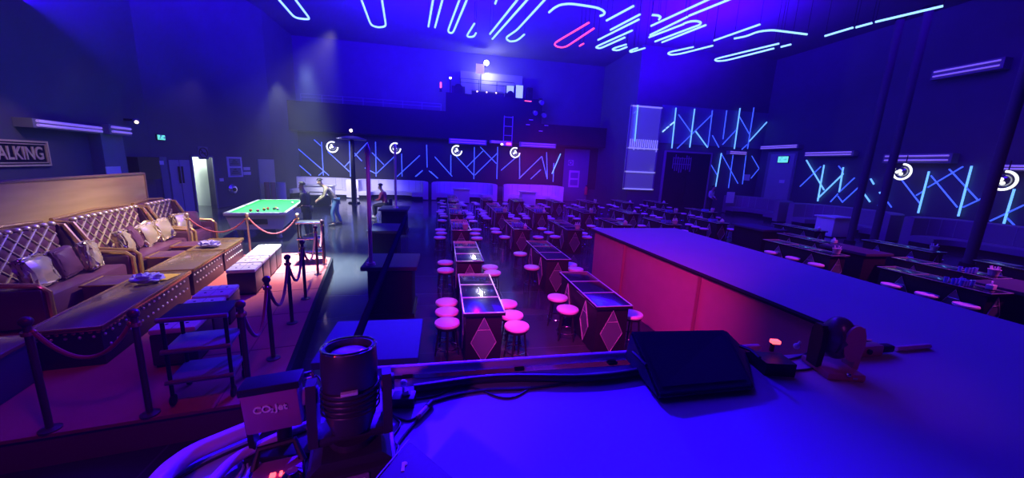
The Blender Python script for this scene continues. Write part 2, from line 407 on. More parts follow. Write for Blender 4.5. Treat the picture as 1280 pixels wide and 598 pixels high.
# ------------------------------------------------------------------ balcony with the technicians' booth
YB = 26.6
bal = MB().box(-9.6, YB, 4.35, 11.9, 28, 4.55); struct('trim_2', bal, wall_m)
bal = MB().box(-9.6, YB-.1, 4.2, 0.2, YB, 6.0); bal.box(0.2, YB-.1, 4.2, 6.9, YB, 7.15); bal.box(6.9, YB-.1, 4.2, 11.9, YB, 5.6); bal.box(.2, YB-.1, 7.15, 6.9, YB+.5, 7.22)
struct('wall_balcony', bal, mat('black balcony front', (.018, .016, .026), .8, spec=.2))
bw = MB().box(1.2, 27.6, 7.2, 5.6, 27.98, 8.9); struct('wall_booth', bw, wall2_m)
# rails along the balcony
g = thing('balcony_rail', 'thin grey rail along the left part of the back balcony', 'railing')
for z in (6.45, 6.25): MB().cyl((-8.8, YB-.05, z), (-.1, YB-.05, z), .02, n=8).build('bar', wall2_m, g)
for k in range(8): MB().cyl((-8.8+k*1.24, YB-.05, 6.0), (-8.8+k*1.24, YB-.05, 6.45), .02, n=8).build('post', wall2_m, g)
g = thing('booth_rail', 'thin dark rail above the lit booth desk on the balcony', 'railing')
for z in (8.1, 8.35): MB().cyl((1.2, 27.35, z), (5.0, 27.35, z), .02, n=8).build('bar', blk, g)
for k in range(4): MB().cyl((1.2+k*1.266, 27.35, 7.2), (1.2+k*1.266, 27.35, 8.35), .02, n=8).build('post', blk, g)
# white spotlight on a stand and its sign
P = at(608, 78, Y=26.5)
g = thing('follow_spot', 'bright white spotlight on a stand above the balcony booth', 'spotlight')
MB().cyl((P.x-.28, 27.22, 7.2), (P.x-.28, 27.22, P.z-.5), .035, n=10).tube([(P.x-.28, 27.22, P.z-.5), (P.x-.05, 26.75, P.z-.2)], .03).build('stand', blk, g)
MB().cyl((P.x, 26.8, P.z), (P.x, 26.5, P.z-.03), .16, .19, 18).build('housing', blk, g)
MB().lathe([(0, 0), (.17, 0), (.15, .03), (0, .05)], 18, M=Matrix.Translation((P.x, 26.5, P.z-.03)) @ Matrix.Rotation(PI/2, 4, 'X')).build('lens', bulb_m, g)
Q = at(600, 86, Y=26.6)
tag(MB().box(Q.x-.28, 26.55, Q.z-.32, Q.x+.28, 26.6, Q.z+.3, .02).build('lit_sign', mat('lit card', (.9, .8, .9), .5, emit=(.62, .5, .8), es=.75)), 'small pale square sign hanging left of the bright balcony spotlight', 'sign')
# booth gear
def speaker_box(x, z, w, h, label, m=blk, name='speaker', cat='speaker', Y=26.75, screen=None):
    g = thing(name, label, cat, (x, Y, z))
    MB().box(-w/2, 0, 0, w/2, .4, h, .02).build('cabinet', m, g)
    if screen: MB().box(-w/2+.03, -.012, .03, w/2-.03, 0, h-.03).build('screen', screen, g, smooth=False)
    else:
        for k in (.3, .72): MB().lathe([(w*.32, 0), (w*.3, .02), (w*.1, .01), (0, .03)], 16, M=Matrix.Translation((0, 0, h*k)) @ Matrix.Rotation(PI/2, 4, 'X')).build('cone', blkm, g)
    return g
scr = mat('white lit screen', (.9, .9, 1), .4, emit=(.38, .62, .72), es=.95)
speaker_box(at(573, 115, Y=26.7).x, 7.22, .9, .5, 'dark equipment case at the left end of the balcony booth', name='equipment_case', cat='case')
speaker_box(at(638, 110, Y=26.7).x, 7.5, .55, .55, 'left white lit screen on the balcony booth', name='monitor', cat='monitor', screen=scr)
speaker_box(at(649.5, 110, Y=26.7).x, 7.22, .55, .9, 'right taller white lit screen on the balcony booth', name='monitor', cat='monitor', screen=scr, Y=26.72)
speaker_box(at(663, 110, Y=26.7).x, 7.22, .4, .8, 'tall dark speaker right of the lit screens', Y=26.74)
speaker_box(at(638, 116, Y=26.6).x, 7.22, .75, .28, 'low black box in front of the left lit screen', name='amplifier', cat='amplifier', Y=26.55)
g = thing('mixing_desk', 'long black mixing desk with small lamps on the balcony booth', 'mixing desk', (at(610, 113, Y=26.6).x, 26.6, 7.22))
MB().prism([(-.1, 0), (.5, 0), (.5, .4), (-.1, .22)], -1.1, 1.1, 'x').build('body', blk, g)
for k in (-.75, -.1, .55): MB().sph((k, -.12, .2), .045, 10).build('lamp', warmled, g)
g = thing('signal_lamp', 'small red lamp at the far left of the balcony booth', 'lamp', (at(551, 106, Y=26.6).x, 26.6, 7.22))
MB().box(-.08, -.05, 0, .08, .1, .4, .01).build('body', blk, g); MB().box(-.05, -.07, .25, .05, -.05, .6).build('light', redled, g)
g = thing('signal_lamp', 'tiny white lamp on a post left of the mixing desk', 'lamp', (at(563, 100, Y=26.6).x, 26.6, 7.22))
MB().cyl((0, 0, 0), (0, 0, .9), .03, n=8).build('post', blk, g); MB().box(-.05, -.04, .88, .05, .04, .98).build('light', bulb_m, g)
g = thing('signal_lamp', 'flat red lamp strip right of the white screens on the balcony edge', 'lamp', (at(660, 120, Y=26.5).x, 26.4, 7.0))
MB().box(-.3, 0, 0, .3, .1, .08).build('body', blk, g); MB().box(-.24, -.02, .02, .24, 0, .06).build('light', redled, g)
# ladder truss under the booth
P0_, P1_ = at(636, 145, Y=26.3), at(636, 183, Y=26.3)
g = thing('ladder_truss', 'pale ladder truss hanging in front of the balcony', 'truss', (P0_.x, 26.35, P1_.z))
hh = P0_.z-P1_.z
for s in (-.3, .3): MB().cyl((s, 0, 0), (s, 0, hh), .03, n=8).build('upright', mat('grey truss', (.4, .4, .45), .5), g)
for k in range(4): MB().cyl((-.3, 0, .12+k*(hh-.2)/3), (.3, 0, .12+k*(hh-.2)/3), .025, n=8).build('rung', mat('grey truss', (.4, .4, .45), .5), g)
MB().box(-.3, -.15, .02, .3, .15, .35, .02).build('light_box', mat('pink box', (.8, .4, .6), .5), g)
MB().box(-.1, -.18, .08, .22, -.15, .22).build('red_light', redled, g); MB().sph((-.42, -.05, .12), .08, 10).build('warm_light', warmled, g)
# purple strip lamps hung on the balcony edge
WBc = ((-9.6, 26.5), (11.9, 26.5))
bar_lamp('strip_lamp', WBc, 561, 608, 173, .34, .3, 'purple double strip lamp on the balcony edge left of the ladder truss', glow=tubep_m)
bar_lamp('strip_lamp', WBc, 649, 694, 177.5, .34, .3, 'purple double strip lamp on the balcony edge right of the ladder truss', glow=tubep_m)
bar_lamp('strip_lamp', WBc, 612, 635, 175.5, .2, .25, 'short dim strip lamp on the balcony edge left of the ladder truss', glow=tubep_m)
# moving lights and boxes along the right of the balcony
for k, (x, y, lb) in enumerate(((676, 127, 'topmost small pale spot fixture right of the balcony booth'), (668, 140, 'left small pale spot fixture under the topmost one'), (679, 143, 'right small pale spot fixture under the topmost one'))):
    P = at(x, y, Y=26.3); g = thing('spot_fixture', lb, 'spotlight', P)
    MB().box(-.1, -.05, .1, .1, .2, .2, .01).build('yoke', blk, g); MB().cyl((0, .12, 0), (.05, -.22, -.12), .12, .16, 14).build('head', wall2_m, g)
for k, (x, y) in enumerate(((664, 150), (660, 156), (683, 157), (676, 164))):
    P = at(x, y, Y=26.45); tag(MB().box(P.x-.14, P.y, P.z-.02, P.x+.14, P.y+.05, P.z+.03, .01).build('label_strip', paper_m), ['upper', 'second', 'third', 'lowest'][k]+' thin white strip on the balcony front right of the truss', 'label strip', 'white strips on the balcony front')
# corner with the two-storey opening (right of the back wall)
WC = ((12.0, 22.60), (21.5, 22.60))
def cp(x, y, Y=22.58): return at(x, y, Y=Y)
def ybox(mb, x0, x1, y0, y1, Y, dep):
    a, b = at(x0, y0, Y=Y), at(x1, y1, Y=Y); mb.box(a.x, Y-dep, b.z, b.x, Y, a.z); return mb
g = thing('glass_screen', 'tall pale glass screen with white frame at the left of the neon corner', 'glass screen')
gl_m = mat('hazy glass', (.22, .22, .34), .15, coat=.5, emit=(.10, .085, .24), es=.3)  # faint glow in the pane stands in for light from behind
letter_m = mat('glowing white letters and bars', (.8, .8, .9), .5, emit=(.32, .33, .62), es=.6)  # glow put into letters and cross bars in place of backlight
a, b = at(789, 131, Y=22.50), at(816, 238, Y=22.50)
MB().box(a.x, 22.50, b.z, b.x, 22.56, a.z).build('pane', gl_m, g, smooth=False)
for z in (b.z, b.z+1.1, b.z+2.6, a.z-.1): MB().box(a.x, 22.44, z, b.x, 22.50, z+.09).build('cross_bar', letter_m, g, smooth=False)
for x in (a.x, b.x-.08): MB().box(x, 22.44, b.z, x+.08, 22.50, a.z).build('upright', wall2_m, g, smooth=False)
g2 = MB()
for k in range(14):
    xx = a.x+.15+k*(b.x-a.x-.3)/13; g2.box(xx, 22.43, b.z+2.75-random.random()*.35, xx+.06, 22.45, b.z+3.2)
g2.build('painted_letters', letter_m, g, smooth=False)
g = thing('black_portal', 'black double door with faint lettering beneath the upper neon panel', 'door')
a, b = at(834, 188, Y=22.40), at(881, 250, Y=22.40)
for k, (x0, x1) in enumerate(((a.x, (a.x+b.x)/2-.02), ((a.x+b.x)/2+.02, b.x))): MB().box(x0, 22.42, .02, x1, 22.52, a.z-.1, .01).build('door_leaf', blkm, g)
MB().box(a.x-.1, 22.40, .02, a.x, 22.55, a.z).box(b.x, 22.40, .02, b.x+.1, 22.55, a.z).box(a.x, 22.40, a.z-.1, b.x, 22.55, a.z).build('door_frame', mat('purple door frame', (.30, .2, .34), .5), g, smooth=False)
mb = MB(); c0 = at(853, 204, Y=22.40)
for k in range(9):
    xx = c0.x-.7+k*.16; mb.box(xx, 22.39, c0.z-.35-random.random()*.3, xx+.05, 22.42, c0.z+.3+random.random()*.25)
for z in (.28, -.1): mb.box(c0.x-.7, 22.39, c0.z+z, c0.x+.62, 22.42, c0.z+z+.05)
mb.build('lettering', mat('dim purple paint', (.30, .18, .36), .6), g, smooth=False)
mb = MB(); ybox(mb, 828, 959, 131, 187, 22.60, .06); tag(mb.build('neon_backing', mat('blue board', (.13, .13, .26), .7), smooth=False), 'wide dark blue board behind the upper corner neon', 'panel')
a = at(908, 189, Y=22.30); b = at(931, 193, Y=22.30)
bar_lamp('strip_lamp', ((12, 22.50), (21.5, 22.50)), 908, 931, 188.5, .25, .25, 'short lavender strip lamp between upper and lower corner neon', glow=tubew_m)
for k, (x0, x1, y0, y1, lb) in enumerate(((909, 916, 240, 254, 'upright white card leaning beyond the tables under the corner neon'), (930, 936, 218, 226, 'small white card on the dark wall right of the lower corner neon'))):
    mb = MB(); ybox(mb, x0, x1, y0, y1, 22.10 if k == 0 else 22.58, .05); tag(mb.build('white_card', paper_m, smooth=False), lb, 'card')
# grey door bay on the right wall
WR = ((21.69, 22.60), (21.69, -4))
g = thing('fire_door', 'grey fire door with a white notice at the right corner', 'door')
o, A, B, nn_, zb, zt = wall_panel('door_leaf', WR, 966, 996, 193, 262, door_m, .12, parent=g, z0=.02)
wall_panel('door_frame', WR, 962, 999, 190.5, 262, wall2_m, .08, parent=g, z0=.02)
wall_panel('notice', WR, 976.5, 983, 225, 229, paper_m, .02, parent=g, off=.12)
exit_sign('exit_sign', WR, 976.5, 989, 196, 203.5, 'green lit exit sign above the grey fire door on the right', off=.13)
bar_lamp('strip_lamp', WR, 956, 1004, 183, .25, .35, 'lavender strip lamp above the grey fire door', glow=tubew_m)
bar_lamp('strip_lamp', WR, 1012, 1074, 190.5, .28, .35, 'lavender strip lamp on the right wall just past the fire door', glow=tubew_m)
bar_lamp('strip_lamp', WR, 1113, 1200, 193.5, .42, .4, 'long lavender strip lamp on the right wall between the two dark pillars', glow=tubew_m)
bar_lamp('strip_lamp', WR, 1253, 1300, 206, .25, .4, 'lavender strip lamp at the right edge beyond the last dark pillar', glow=tubew_m)
bar_lamp('ceiling_lamp', WR, 1174, 1262, 89, .42, .4, 'broad dim lavender lamp high up on the right wall', glow=tubew_m)
# poster door on the back wall
WB = ((-9.6, 27.98), (12.0, 27.98))
g = thing('poster_door', 'violet door with a framed poster and round sign right of the back booths', 'door')
wall_panel('door_leaf', WB, 706, 737, 186, 250, mat('violet door', (.18, .15, .27), .6), .12, parent=g, z0=.02)
o, A, B, nn_, zb, zt = wall_panel('poster', WB, 711, 724, 213, 234, mat('pink poster', (.75, .40, .75), .6), .03, parent=g, off=.12)
for k in (.12, .55):
    mb = MB(); mb.box(A.x+.12, 27.98-.17, zb+(zt-zb)*k, B.x-.12, 27.98-.15, zb+(zt-zb)*(k+.33)); mb.build('printed_block', mat('violet print', (.3, .12, .42), .6), o, smooth=False)
wall_panel('round_sign', WB, 710, 716.5, 200, 207, mat('violet plate', (.45, .36, .6), .6), .03, parent=g, off=.12)
c = at(713.2, 203.5, Y=27.8); MB().tube([(c.x+.13*math.cos(2*PI*k/16), 27.8, c.z+.13*math.sin(2*PI*k/16)) for k in range(16)], .02, 6, True).build('ring_symbol', blk, g)
P = at(732.5, 238, Y=27.6); g = thing('fire_extinguisher', 'red fire extinguisher on the wall right of the violet poster door', 'fire extinguisher', (P.x, 27.6, P.z-.35))
redp = mat('red paint', (.75, .05, .08), .3)
MB().lathe([(0, 0), (.11, 0), (.12, .04), (.12, .5), (.06, .62), (.04, .66), (0, .66)], 16).build('cylinder', redp, g)
MB().box(-.05, -.05, .66, .05, .05, .74).build('valve', blk, g); MB().tube([(.05, 0, .7), (.16, -.02, .6), (.15, -.02, .25)], .02, 6).build('hose', blk, g)
# dark pillars on the right and one by the back booths
def pillar(x, y, w, ztop, label, disc=False):
    g = thing('pillar', label, 'pillar', (x, y, 0))
    MB().cyl((0, 0, 0), (0, 0, ztop), w, n=18).build('shaft', mat('pillar paint', (.07, .07, .09), .8), g)
    MB().cyl((0, 0, 0), (0, 0, .12), w*1.5, w*1.4, 18).build('base', blkm, g)
    MB().cyl((0, 0, ztop-.15), (0, 0, ztop), w*1.1, w*1.5, 18).build('capital', blkm, g)
    return g
pillar(17, 12.4, .13, 8.8, 'left of the pair of dark pillars in front of the right neon wall'); pillar(17, 11.55, .13, 8.8, 'right of the pair of dark pillars in front of the right neon wall'); pillar(17, 8.75, .14, 8.8, 'single dark pillar near the right edge of the room')
# ------------------------------------------------------------------ neon on the walls
def neon_wall(segs, ox, oy, k, plane, r, where, m=neonb_m, brights=(), group=None):
    where = where.replace('on the ', '').replace('in the ', '').replace('of the ', 'of ')
    rows = []
    for i, (a, b, c, d) in enumerate(segs):
        P = at(ox+a/k, oy+b/k, **plane); Q = at(ox+c/k, oy+d/k, **plane)
        if Q.z > P.z: P, Q = Q, P
        dx = abs((ox+c/k)-(ox+a/k)); dy = abs(d-b)/k
        lean = 'upright' if dx < .22*dy+.6 else ('falling' if (c-a)*(d-b) > 0 else 'rising')
        L = (Q-P).length
        size = 'long' if L > 2.4 else ('short' if L < 1.1 else 'middling')
        rows.append([(a+c)/2, P, Q, lean, size, i])
    rows.sort(key=lambda r_: r_[0]); cnt = {}
    for x, P, Q, lean, size, i in rows:
        cnt[(lean, size)] = cnt.get((lean, size), 0)+1; n = cnt[(lean, size)]
        word = {'upright': 'upright', 'falling': 'falling rightward', 'rising': 'rising rightward'}[lean]
        g = MB().cyl(P, Q, r*(1.25 if i in brights else 1), n=8).build('neon_tube', neonw_m if i in brights else m)
        tag(g, f"{size} blue neon tube {word}, {ORD[n-1]} such from left, {where}", 'neon tube', group)
neon_wall([(218,238,226,385),(108,262,250,385),(108,330,172,385),(205,385,226,368),(185,228,215,255),(245,280,342,370),(340,235,345,390),(318,348,420,240),
 (340,262,395,322),(455,237,458,390),(408,352,458,378),(458,378,540,300),(440,285,492,338),(570,290,572,390),(550,390,650,297),(630,390,662,363),(680,250,682,350),
 (690,365,730,398),(62,375,72,295),(88,350,103,265)], 340, 110, 3.518, dict(Y=27.9), .028, 'on the left half of the back wall', group='neon tubes on the left half of the back wall')
neon_wall([(70,407,135,480),(130,400,130,475),(0,480,25,458),(55,462,78,485),(150,405,215,475),(190,445,250,385),(218,370,216,490),(240,370,300,432),
 (220,475,305,392),(305,370,302,490),(318,457,375,408),(387,400,387,488),(385,488,468,407),(428,490,466,455),(488,390,490,490),(470,405,490,490),(540,395,508,470),(515,430,512,500)],
 520, 60, 2.988, dict(Y=27.9), .028, 'on the right half of the back wall', brights=(16,), group='neon tubes on the right half of the back wall')
neon_wall([(20,350,75,443),(75,365,55,478),(0,432,65,370),(55,470,135,392),(120,368,135,385),(135,372,122,450),(122,450,170,405),(133,480,182,435),(118,462,133,482),
 (95,480,118,455),(220,408,230,425),(200,455,218,480),(248,450,262,467),(283,405,270,480),(242,492,265,470),(265,470,285,497),(312,405,375,487),(402,385,368,515),
 (362,460,382,448),(408,398,490,497),(398,435,508,370),(535,368,493,525),(465,378,553,473),(508,497,598,455),(668,440,635,548),(592,540,698,490),(645,530,668,553),(648,378,662,390)],
 1000, 60, 2.493, dict(X=21.6), .03, 'on the right wall', brights=(0,1,3,5,10,11,12,17,21,24), group='neon tubes on the right wall')
neon_wall([(140,80,125,250),(122,118,140,98),(318,93,298,282),(330,125,390,210),(405,98,382,278),(323,283,488,123),(410,203,465,278),(488,105,467,275),
 (488,222,518,278),(555,105,537,240),(535,265,600,195),(617,95,590,285),(615,135,660,215),(682,92,652,285),(660,250,742,160),(625,288,650,265)],
 760, 110, 3.738, dict(Y=22.4), .03, 'in the upper corner panel', brights=(0,2,4,6,11,14), group='neon tubes of the upper corner panel')
neon_wall([(530,305,503,462),(482,360,510,408),(530,308,607,447),(585,310,563,468),(645,315,628,450),(672,318,705,375),(705,378,668,423)],
 760, 110, 3.738, dict(Y=22.5), .026, 'in the lower corner panel', brights=(0,), group='neon tubes of the lower corner panel')
for t, (a, b) in enumerate((((255, 205), (268, 194)), ((272, 190), (284, 180)), ((290, 175), (308, 160)))):
    P, Q = at(760+a[0]/3.738, 110+a[1]/3.738, Y=22.4), at(760+b[0]/3.738, 110+b[1]/3.738, Y=22.4)
    tag(MB().cyl(P, Q, .04, n=8).build('neon_tube', neon_m), f"short cyan neon dash, {['lowest','middle','topmost'][t]} of three in line left of the upper corner panel", 'neon tube', 'neon dashes of the corner')
# ------------------------------------------------------------------ neon loops under the ceiling
ZN = 7.0
loops = [
 ('A', [(90,-30),(185,80),(200,88),(215,92),(245,96),(270,95),(176,-30)], 'open cyan neon loop farthest left under the ceiling'),
 ('A', [(516,-30),(572,120),(585,130),(610,137),(635,135),(650,128),(625,-30)], 'cyan neon loop with a round end, second from the left under the ceiling'),
 ('A', [(890,-30),(862,133)], 'left of the two parallel cyan neon bars right of the second loop'),
 ('A', [(940,-30),(895,137)], 'right of the two parallel cyan neon bars right of the second loop'),
 ('A', [(1028,-30),(960,152),(964,162),(975,166),(986,162),(1062,-20)], 'narrow cyan neon hairpin just right of the two parallel bars'),
 ('A', [(1092,118),(1054,178),(1062,185),(1080,185),(1092,180),(1100,165)], 'small cyan neon hook right of the narrow hairpin'),
 ('A', [(1210,-20),(1196,18)], 'short dim neon stub at the top edge above the balcony spotlight'),
 ('B', [(210,-30),(50,170)], 'left of the two long cyan neon bars up and right of the balcony spotlight'),
 ('B', [(262,-30),(62,195)], 'right of the two long cyan neon bars up and right of the balcony spotlight'),
 ('B', [(350,-30),(185,150),(132,186),(134,198),(150,208),(180,205),(200,192),(222,172)], 'cyan neon hairpin with a rounded lower end left of the red loop'),
 ('B', [(345,62),(370,40),(400,24),(450,18),(510,26),(580,37),(612,50),(625,64),(618,74),(600,80)], 'broad cyan neon arc above the red loop'),
 ('R', [(545,113),(378,212),(372,224),(385,234),(410,238),(435,232),(570,142)], 'red neon hairpin loop under the ceiling'),
 ('R', [(498,230),(518,218)], 'tiny red neon stub beside the red loop'),
 ('B', [(632,103),(768,30)], 'single cyan neon bar right of the broad arc'),
 ('B', [(652,150),(800,72)], 'upper of the parallel cyan neon bars right of the red loop'),
 ('B', [(590,200),(795,97)], 'lower of the parallel cyan neon bars right of the red loop'),
 ('B', [(762,152),(588,230),(578,238),(600,243),(725,187)], 'slim cyan neon hairpin below the parallel bars'),
 ('B', [(732,222),(672,240),(660,249),(690,253),(735,235)], 'small cyan neon hairpin right of the slim one'),
 ('B', [(788,240),(748,254),(752,261),(765,258)], 'smallest cyan neon hook at the far end of the loops'),
 ('B', [(770,257),(826,240)], 'short cyan neon dash beside the smallest hook'),
 ('B', [(855,130),(1180,-20)], 'long cyan neon bar running out of the top edge right of the middle'),
 ('B', [(860,75),(890,77),(904,86),(895,97)], 'small faint cyan neon curl over the parallel bars'),
 ('B', [(850,175),(1038,84)], 'cyan neon bar below the long bar, broken off at its right end'),
 ('B', [(1045,79),(1290,-20)], 'cyan neon bar continuing the broken one out of the top edge'),
 ('B', [(845,187),(1020,120)], 'thin cyan neon bar along the lower side of the broken one'),
 ('B', [(1018,118),(1050,107),(1085,105),(1105,112),(1100,124),(1060,138),(875,208)], 'cyan neon hairpin opening down left, right of the broken bar'),
 ('B', [(910,212),(1130,125)], 'thin cyan neon bar just under the hairpin that opens down left'),
 ('B', [(1068,235),(950,260),(938,268),(955,275),(1000,270),(1165,228)], 'long cyan neon hairpin right of the smallest hook'),
 ('C', [(50,203),(280,122)], 'cyan neon bar ending right of the long hairpin'),
 ('C', [(150,193),(210,182),(270,158),(340,150),(420,160),(515,172)], 'cyan neon line bent like a low roof'),
 ('C', [(375,218),(60,294),(54,300),(65,306),(110,303),(350,242)], 'lowest cyan neon hairpin on the right under the bent line'),
 ('C', [(385,235),(435,222)], 'short cyan neon dash behind the lowest hairpin'),
 ('C', [(605,180),(745,138)], 'nearest third of the broken neon line at the far right under the ceiling'),
 ('C', [(760,137),(840,115)], 'short middle third of the broken neon line at the far right'),
 ('C', [(857,110),(1195,30)], 'longest third of the broken neon line at the far right'),
]
OX = {'A': 320, 'B': 600, 'R': 600, 'C': 880}
def rounded(pts, n=4):
    out = [pts[0]]
    for a, b, c in zip(pts, pts[1:], pts[2:]):
        f = .35; p = b+(a-b)*min(f, .12/max((a-b).length, .01)+.1); q = b+(c-b)*min(f, .12/max((c-b).length, .01)+.1)
        for k in range(n+1):
            t = k/n; out.append(p*(1-t)**2+b*2*t*(1-t)+q*t*t)
    return out+[pts[-1]]
for k, pts, lb in loops:
    P = [at(OX[k]+x/4, y/4, z=ZN) for x, y in pts]
    if len(P) > 2: P = rounded(P)
    o = MB().tube(P, .03, 8).build('neon_tube', neonr_m if k == 'R' else neon_m)
    tag(o, lb, 'neon tube', 'neon loops under the ceiling')
    for q in (P[0], P[-1]): MB().cyl((q.x, q.y, ZN), (q.x, q.y, ZC), .006, n=5).build('hanger_wire', blk, o)
# ------------------------------------------------------------------ globe lamps
def globe(px, py, plane, label, r=.34):
    P = at(px, py, **plane)
    g = thing('globe_lamp', label, 'lamp', P, 0, 'ring lamps along the neon walls')
    q = (CAMP-P); q.z = 0; q = Vector((0, -1, 0)) if 'Y' in plane else Vector((-1, 0, 0))
    R = Vector((0, 0, 1)).rotation_difference(q).to_matrix().to_4x4()
    MB().sph((0, 0, 0), r*.72, 18).build('globe', mat('dark mirror ball', (.25, .25, .3), .15, .8), g)
    ring = [R @ Vector((r*math.cos(2*PI*k/28), r*math.sin(2*PI*k/28), r*.35)) for k in range(5, 29)]
    MB().tube(ring, .045, 8).build('lit_ring', ringm, g)
    mb = MB()
    for a, b in ((-.1, -.06), (.04, .0), (-.02, .1)): mb.sph(R @ Vector((a, b, r*.72)), .07, 10)
    mb.build('lamp_cluster', ringm, g)
    MB().cyl((0, 0, r*.7), (0, 0, r*.7+.5), .02, n=8).build('hanger', blk, g)
ringm = mat('warm white ring', (1, 1, .9), .3, emit=(.9, .95, .8), es=1.5)
globe(416, 184, dict(Y=27.3), 'leftmost lit ring lamp in front of the back neon wall')
globe(494.5, 185.5, dict(Y=27.3), 'second lit ring lamp from the left on the back neon wall')
globe(571, 188.5, dict(Y=27.3), 'lit ring lamp under the left purple strip lamp of the balcony')
globe(643.5, 191, dict(Y=27.3), 'lit ring lamp between the two purple strip lamps of the balcony')
globe(1130, 215, dict(X=20.9), 'left lit ring lamp on the right neon wall')
globe(1257, 226, dict(X=20.9), 'right lit ring lamp on the right neon wall near the picture edge')
# ------------------------------------------------------------------ curved booths
def booth(cx, cy, w, d, label, rz=0, leather=None):
    leather = leather or sofa_m
    g = thing('curved_booth', label, 'booth seat', (cx, cy, 0), rz, 'curved booth seats along the walls')
    def arc(r0, r1, z0, z1, name, bev=.06):
        N = 22; b = bmesh.new(); rings = []
        for k in range(N+1):
            a = PI*k/N; c_, s_ = math.cos(a), math.sin(a)
            ex = (abs(c_)**.6)*(1 if c_ >= 0 else -1); ey = abs(s_)**.6
            prof = [(r0, z0), (r1, z0), (r1, z1-bev), (r1-bev*.4, z1-bev*.3), ((r0+r1)/2, z1), (r0+bev*.4, z1-bev*.3), (r0, z1-bev)]
            rings.append([b.verts.new((ex*w/2*rr, (ey*rr-1)*d+.0, zz)) for rr, zz in prof])
        for A, B in zip(rings, rings[1:]):
            n = len(A)
            for q in range(n): b.faces.new((A[q], A[(q+1) % n], B[(q+1) % n], B[q]))
        b.faces.new(rings[0]); b.faces.new(rings[-1][::-1])
        m_ = MB(); m_.b.free(); m_.b = b; return m_
    arc(.86, 1.0, .05, 1.25, 'b').build('backrest', leather, g)
    arc(.55, .86, .22, .5, 's').build('seat', leather, g)
    arc(.6, .84, .0, .22, 'p').build('plinth', blkm, g)
    # upright seams of the upholstery
    P_ = []
    for k in range(1, 10):
        a = PI*k/10; c_, s_ = math.cos(a), math.sin(a); ex = (abs(c_)**.6)*(1 if c_ >= 0 else -1); ey = abs(s_)**.6
        P_.append((ex*w/2*.858, (ey*.858-1)*d, 0))
    spread('seam_piping', MB().cyl((0, 0, .5), (0, 0, 1.2), .012, n=6), mat('seam', (.4, .38, .46), .6), g, P_)
def booth_table(px, py0, py1, wpx, plane_Y, label, m=white_m, X=None):
    if X is None:
        T = at(px, py0, Y=plane_Y); x, y = T.x, T.y
    else:
        T = at(px, py0, X=X); x, y = T.x, T.y
    g = thing('booth_table', label, 'table', (x, y, 0), 0, 'white block tables of the booths')
    w = wpx/460*plane_Y*.5 if X is None else .55
    h = max(.72, min(T.z, .95))
    MB().box(-w-.08, -.5, h-.06, w+.08, .5, h, .015).build('table_top', m, g); MB().box(-w, -.42, .04, w, .42, h-.06, .02).build('body', m, g); MB().box(-w+.06, -.36, 0, w-.06, .36, .04).build('plinth', blkm, g)
    return x, y, h
for x0, x1, ytop, lb in ((353, 444, 220, 'curved pale booth seat at the far left, behind the leaning man'), (446, 536, 221, 'curved pale booth seat behind the seated person, second from left'),
                        (540, 619, 222.5, 'curved booth seat under the left purple strip lamp'), (627, 699, 222.5, 'curved violet lit booth seat left of the poster door')):
    a, b = at(x0, 235, Y=27), at(x1, 235, Y=27)
    booth((a.x+b.x)/2, 27.6, b.x-a.x, 1.7, lb)
for px, y0, y1, w, lb, Y in ((399, 231, 248, 30, 'wide white block table behind the leaning man', 25.4), (577, 232, 255, 19, 'white block table between the second and fourth booths, left of the ladder truss', 24.8), (660, 234, 255, 18, 'pink lit block table in front of the booth beside the poster door', 24.2)):
    booth_table(px, y0, y1, w, Y, lb)
for y0, y1, lb in ((17.6, 12.7, 'curved booth seat beyond the pair of dark pillars on the right wall'), (12.2, 7.2, 'long curved booth seat at the right edge of the room'), (22.6, 18.2, 'dark booth seat between the fire door and the first right wall booth')):
    booth(21.0, (y0+y1)/2, y0-y1, 1.7, lb, -PI/2, mat('dimmed booth leather', (.26, .20, .30), .55))  # darker copy of the booth leather stands in for dimmer light here
booth_table(1046, 265, 288, 30, 17, 'white block table with a hanging rope before the first right wall booth', X=18.0)
# ------------------------------------------------------------------ stage
ZS = 1.3
SP = [(-1.3, -4), (-1.33, 1.0), (-1.17, 1.45), (-.97, 1.74), (-.68, 2.01), (-.40, 2.10), (12, 2.12), (12, -4)]
struct('stage_deck', MB().prism(SP, ZS-.12, ZS), deck_m)
SF = [(-1.2, -3.9), (-1.23, 1.0), (-1.08, 1.42), (-.90, 1.67), (-.64, 1.92), (-.38, 2.0), (12, 2.02), (12, -3.9)]
struct('stage_front', MB().prism(SF, 0, ZS-.12), fascia_m)
g = thing('catwalk', 'raised blue catwalk running from the stage into the audience', 'catwalk', (0, 0, 0))
poly = [(3.55, 2.1), (5.6, 2.1), (5.55, 7.9), (3.32, 7.75)]
MB().prism(poly, ZS-.05, ZS-.01).build('deck', deck_m, g, smooth=False)
inn = [(3.62, 2.13), (5.52, 2.13), (5.47, 7.83), (3.40, 7.68)]
MB().prism(inn, .0, ZS-.05).build('side_panel', fascia_m, g, smooth=False)
MB().tube([(3.55, 2.14, ZS-.04), (3.32, 7.75, ZS-.04), (5.55, 7.9, ZS-.04), (5.6, 2.14, ZS-.04)], .03, 6).build('edge_trim', blkm, g)
spread('panel_seam', MB().box(0, 0, 0, .05, .02, ZS-.05), mat('seam strip', (.36, .13, .18), .8), g, [(3.56-.0409*(y-2.1), y, 0) for y in (4.3, 6.3)])
g = thing('stage_rail', 'pink lit pipe lying along the stage edge between the moving head and the wedge monitor', 'pipe')
MB().cyl((-.42, 2.14, ZS+.035), (1.34, 2.17, ZS+.035), .032, n=14).build('pipe', rail_m, g)
for x in (-.2, .5, 1.15): MB().box(x-.03, 2.11, ZS, x+.03, 2.2, ZS+.02).build('clamp', blk, g)
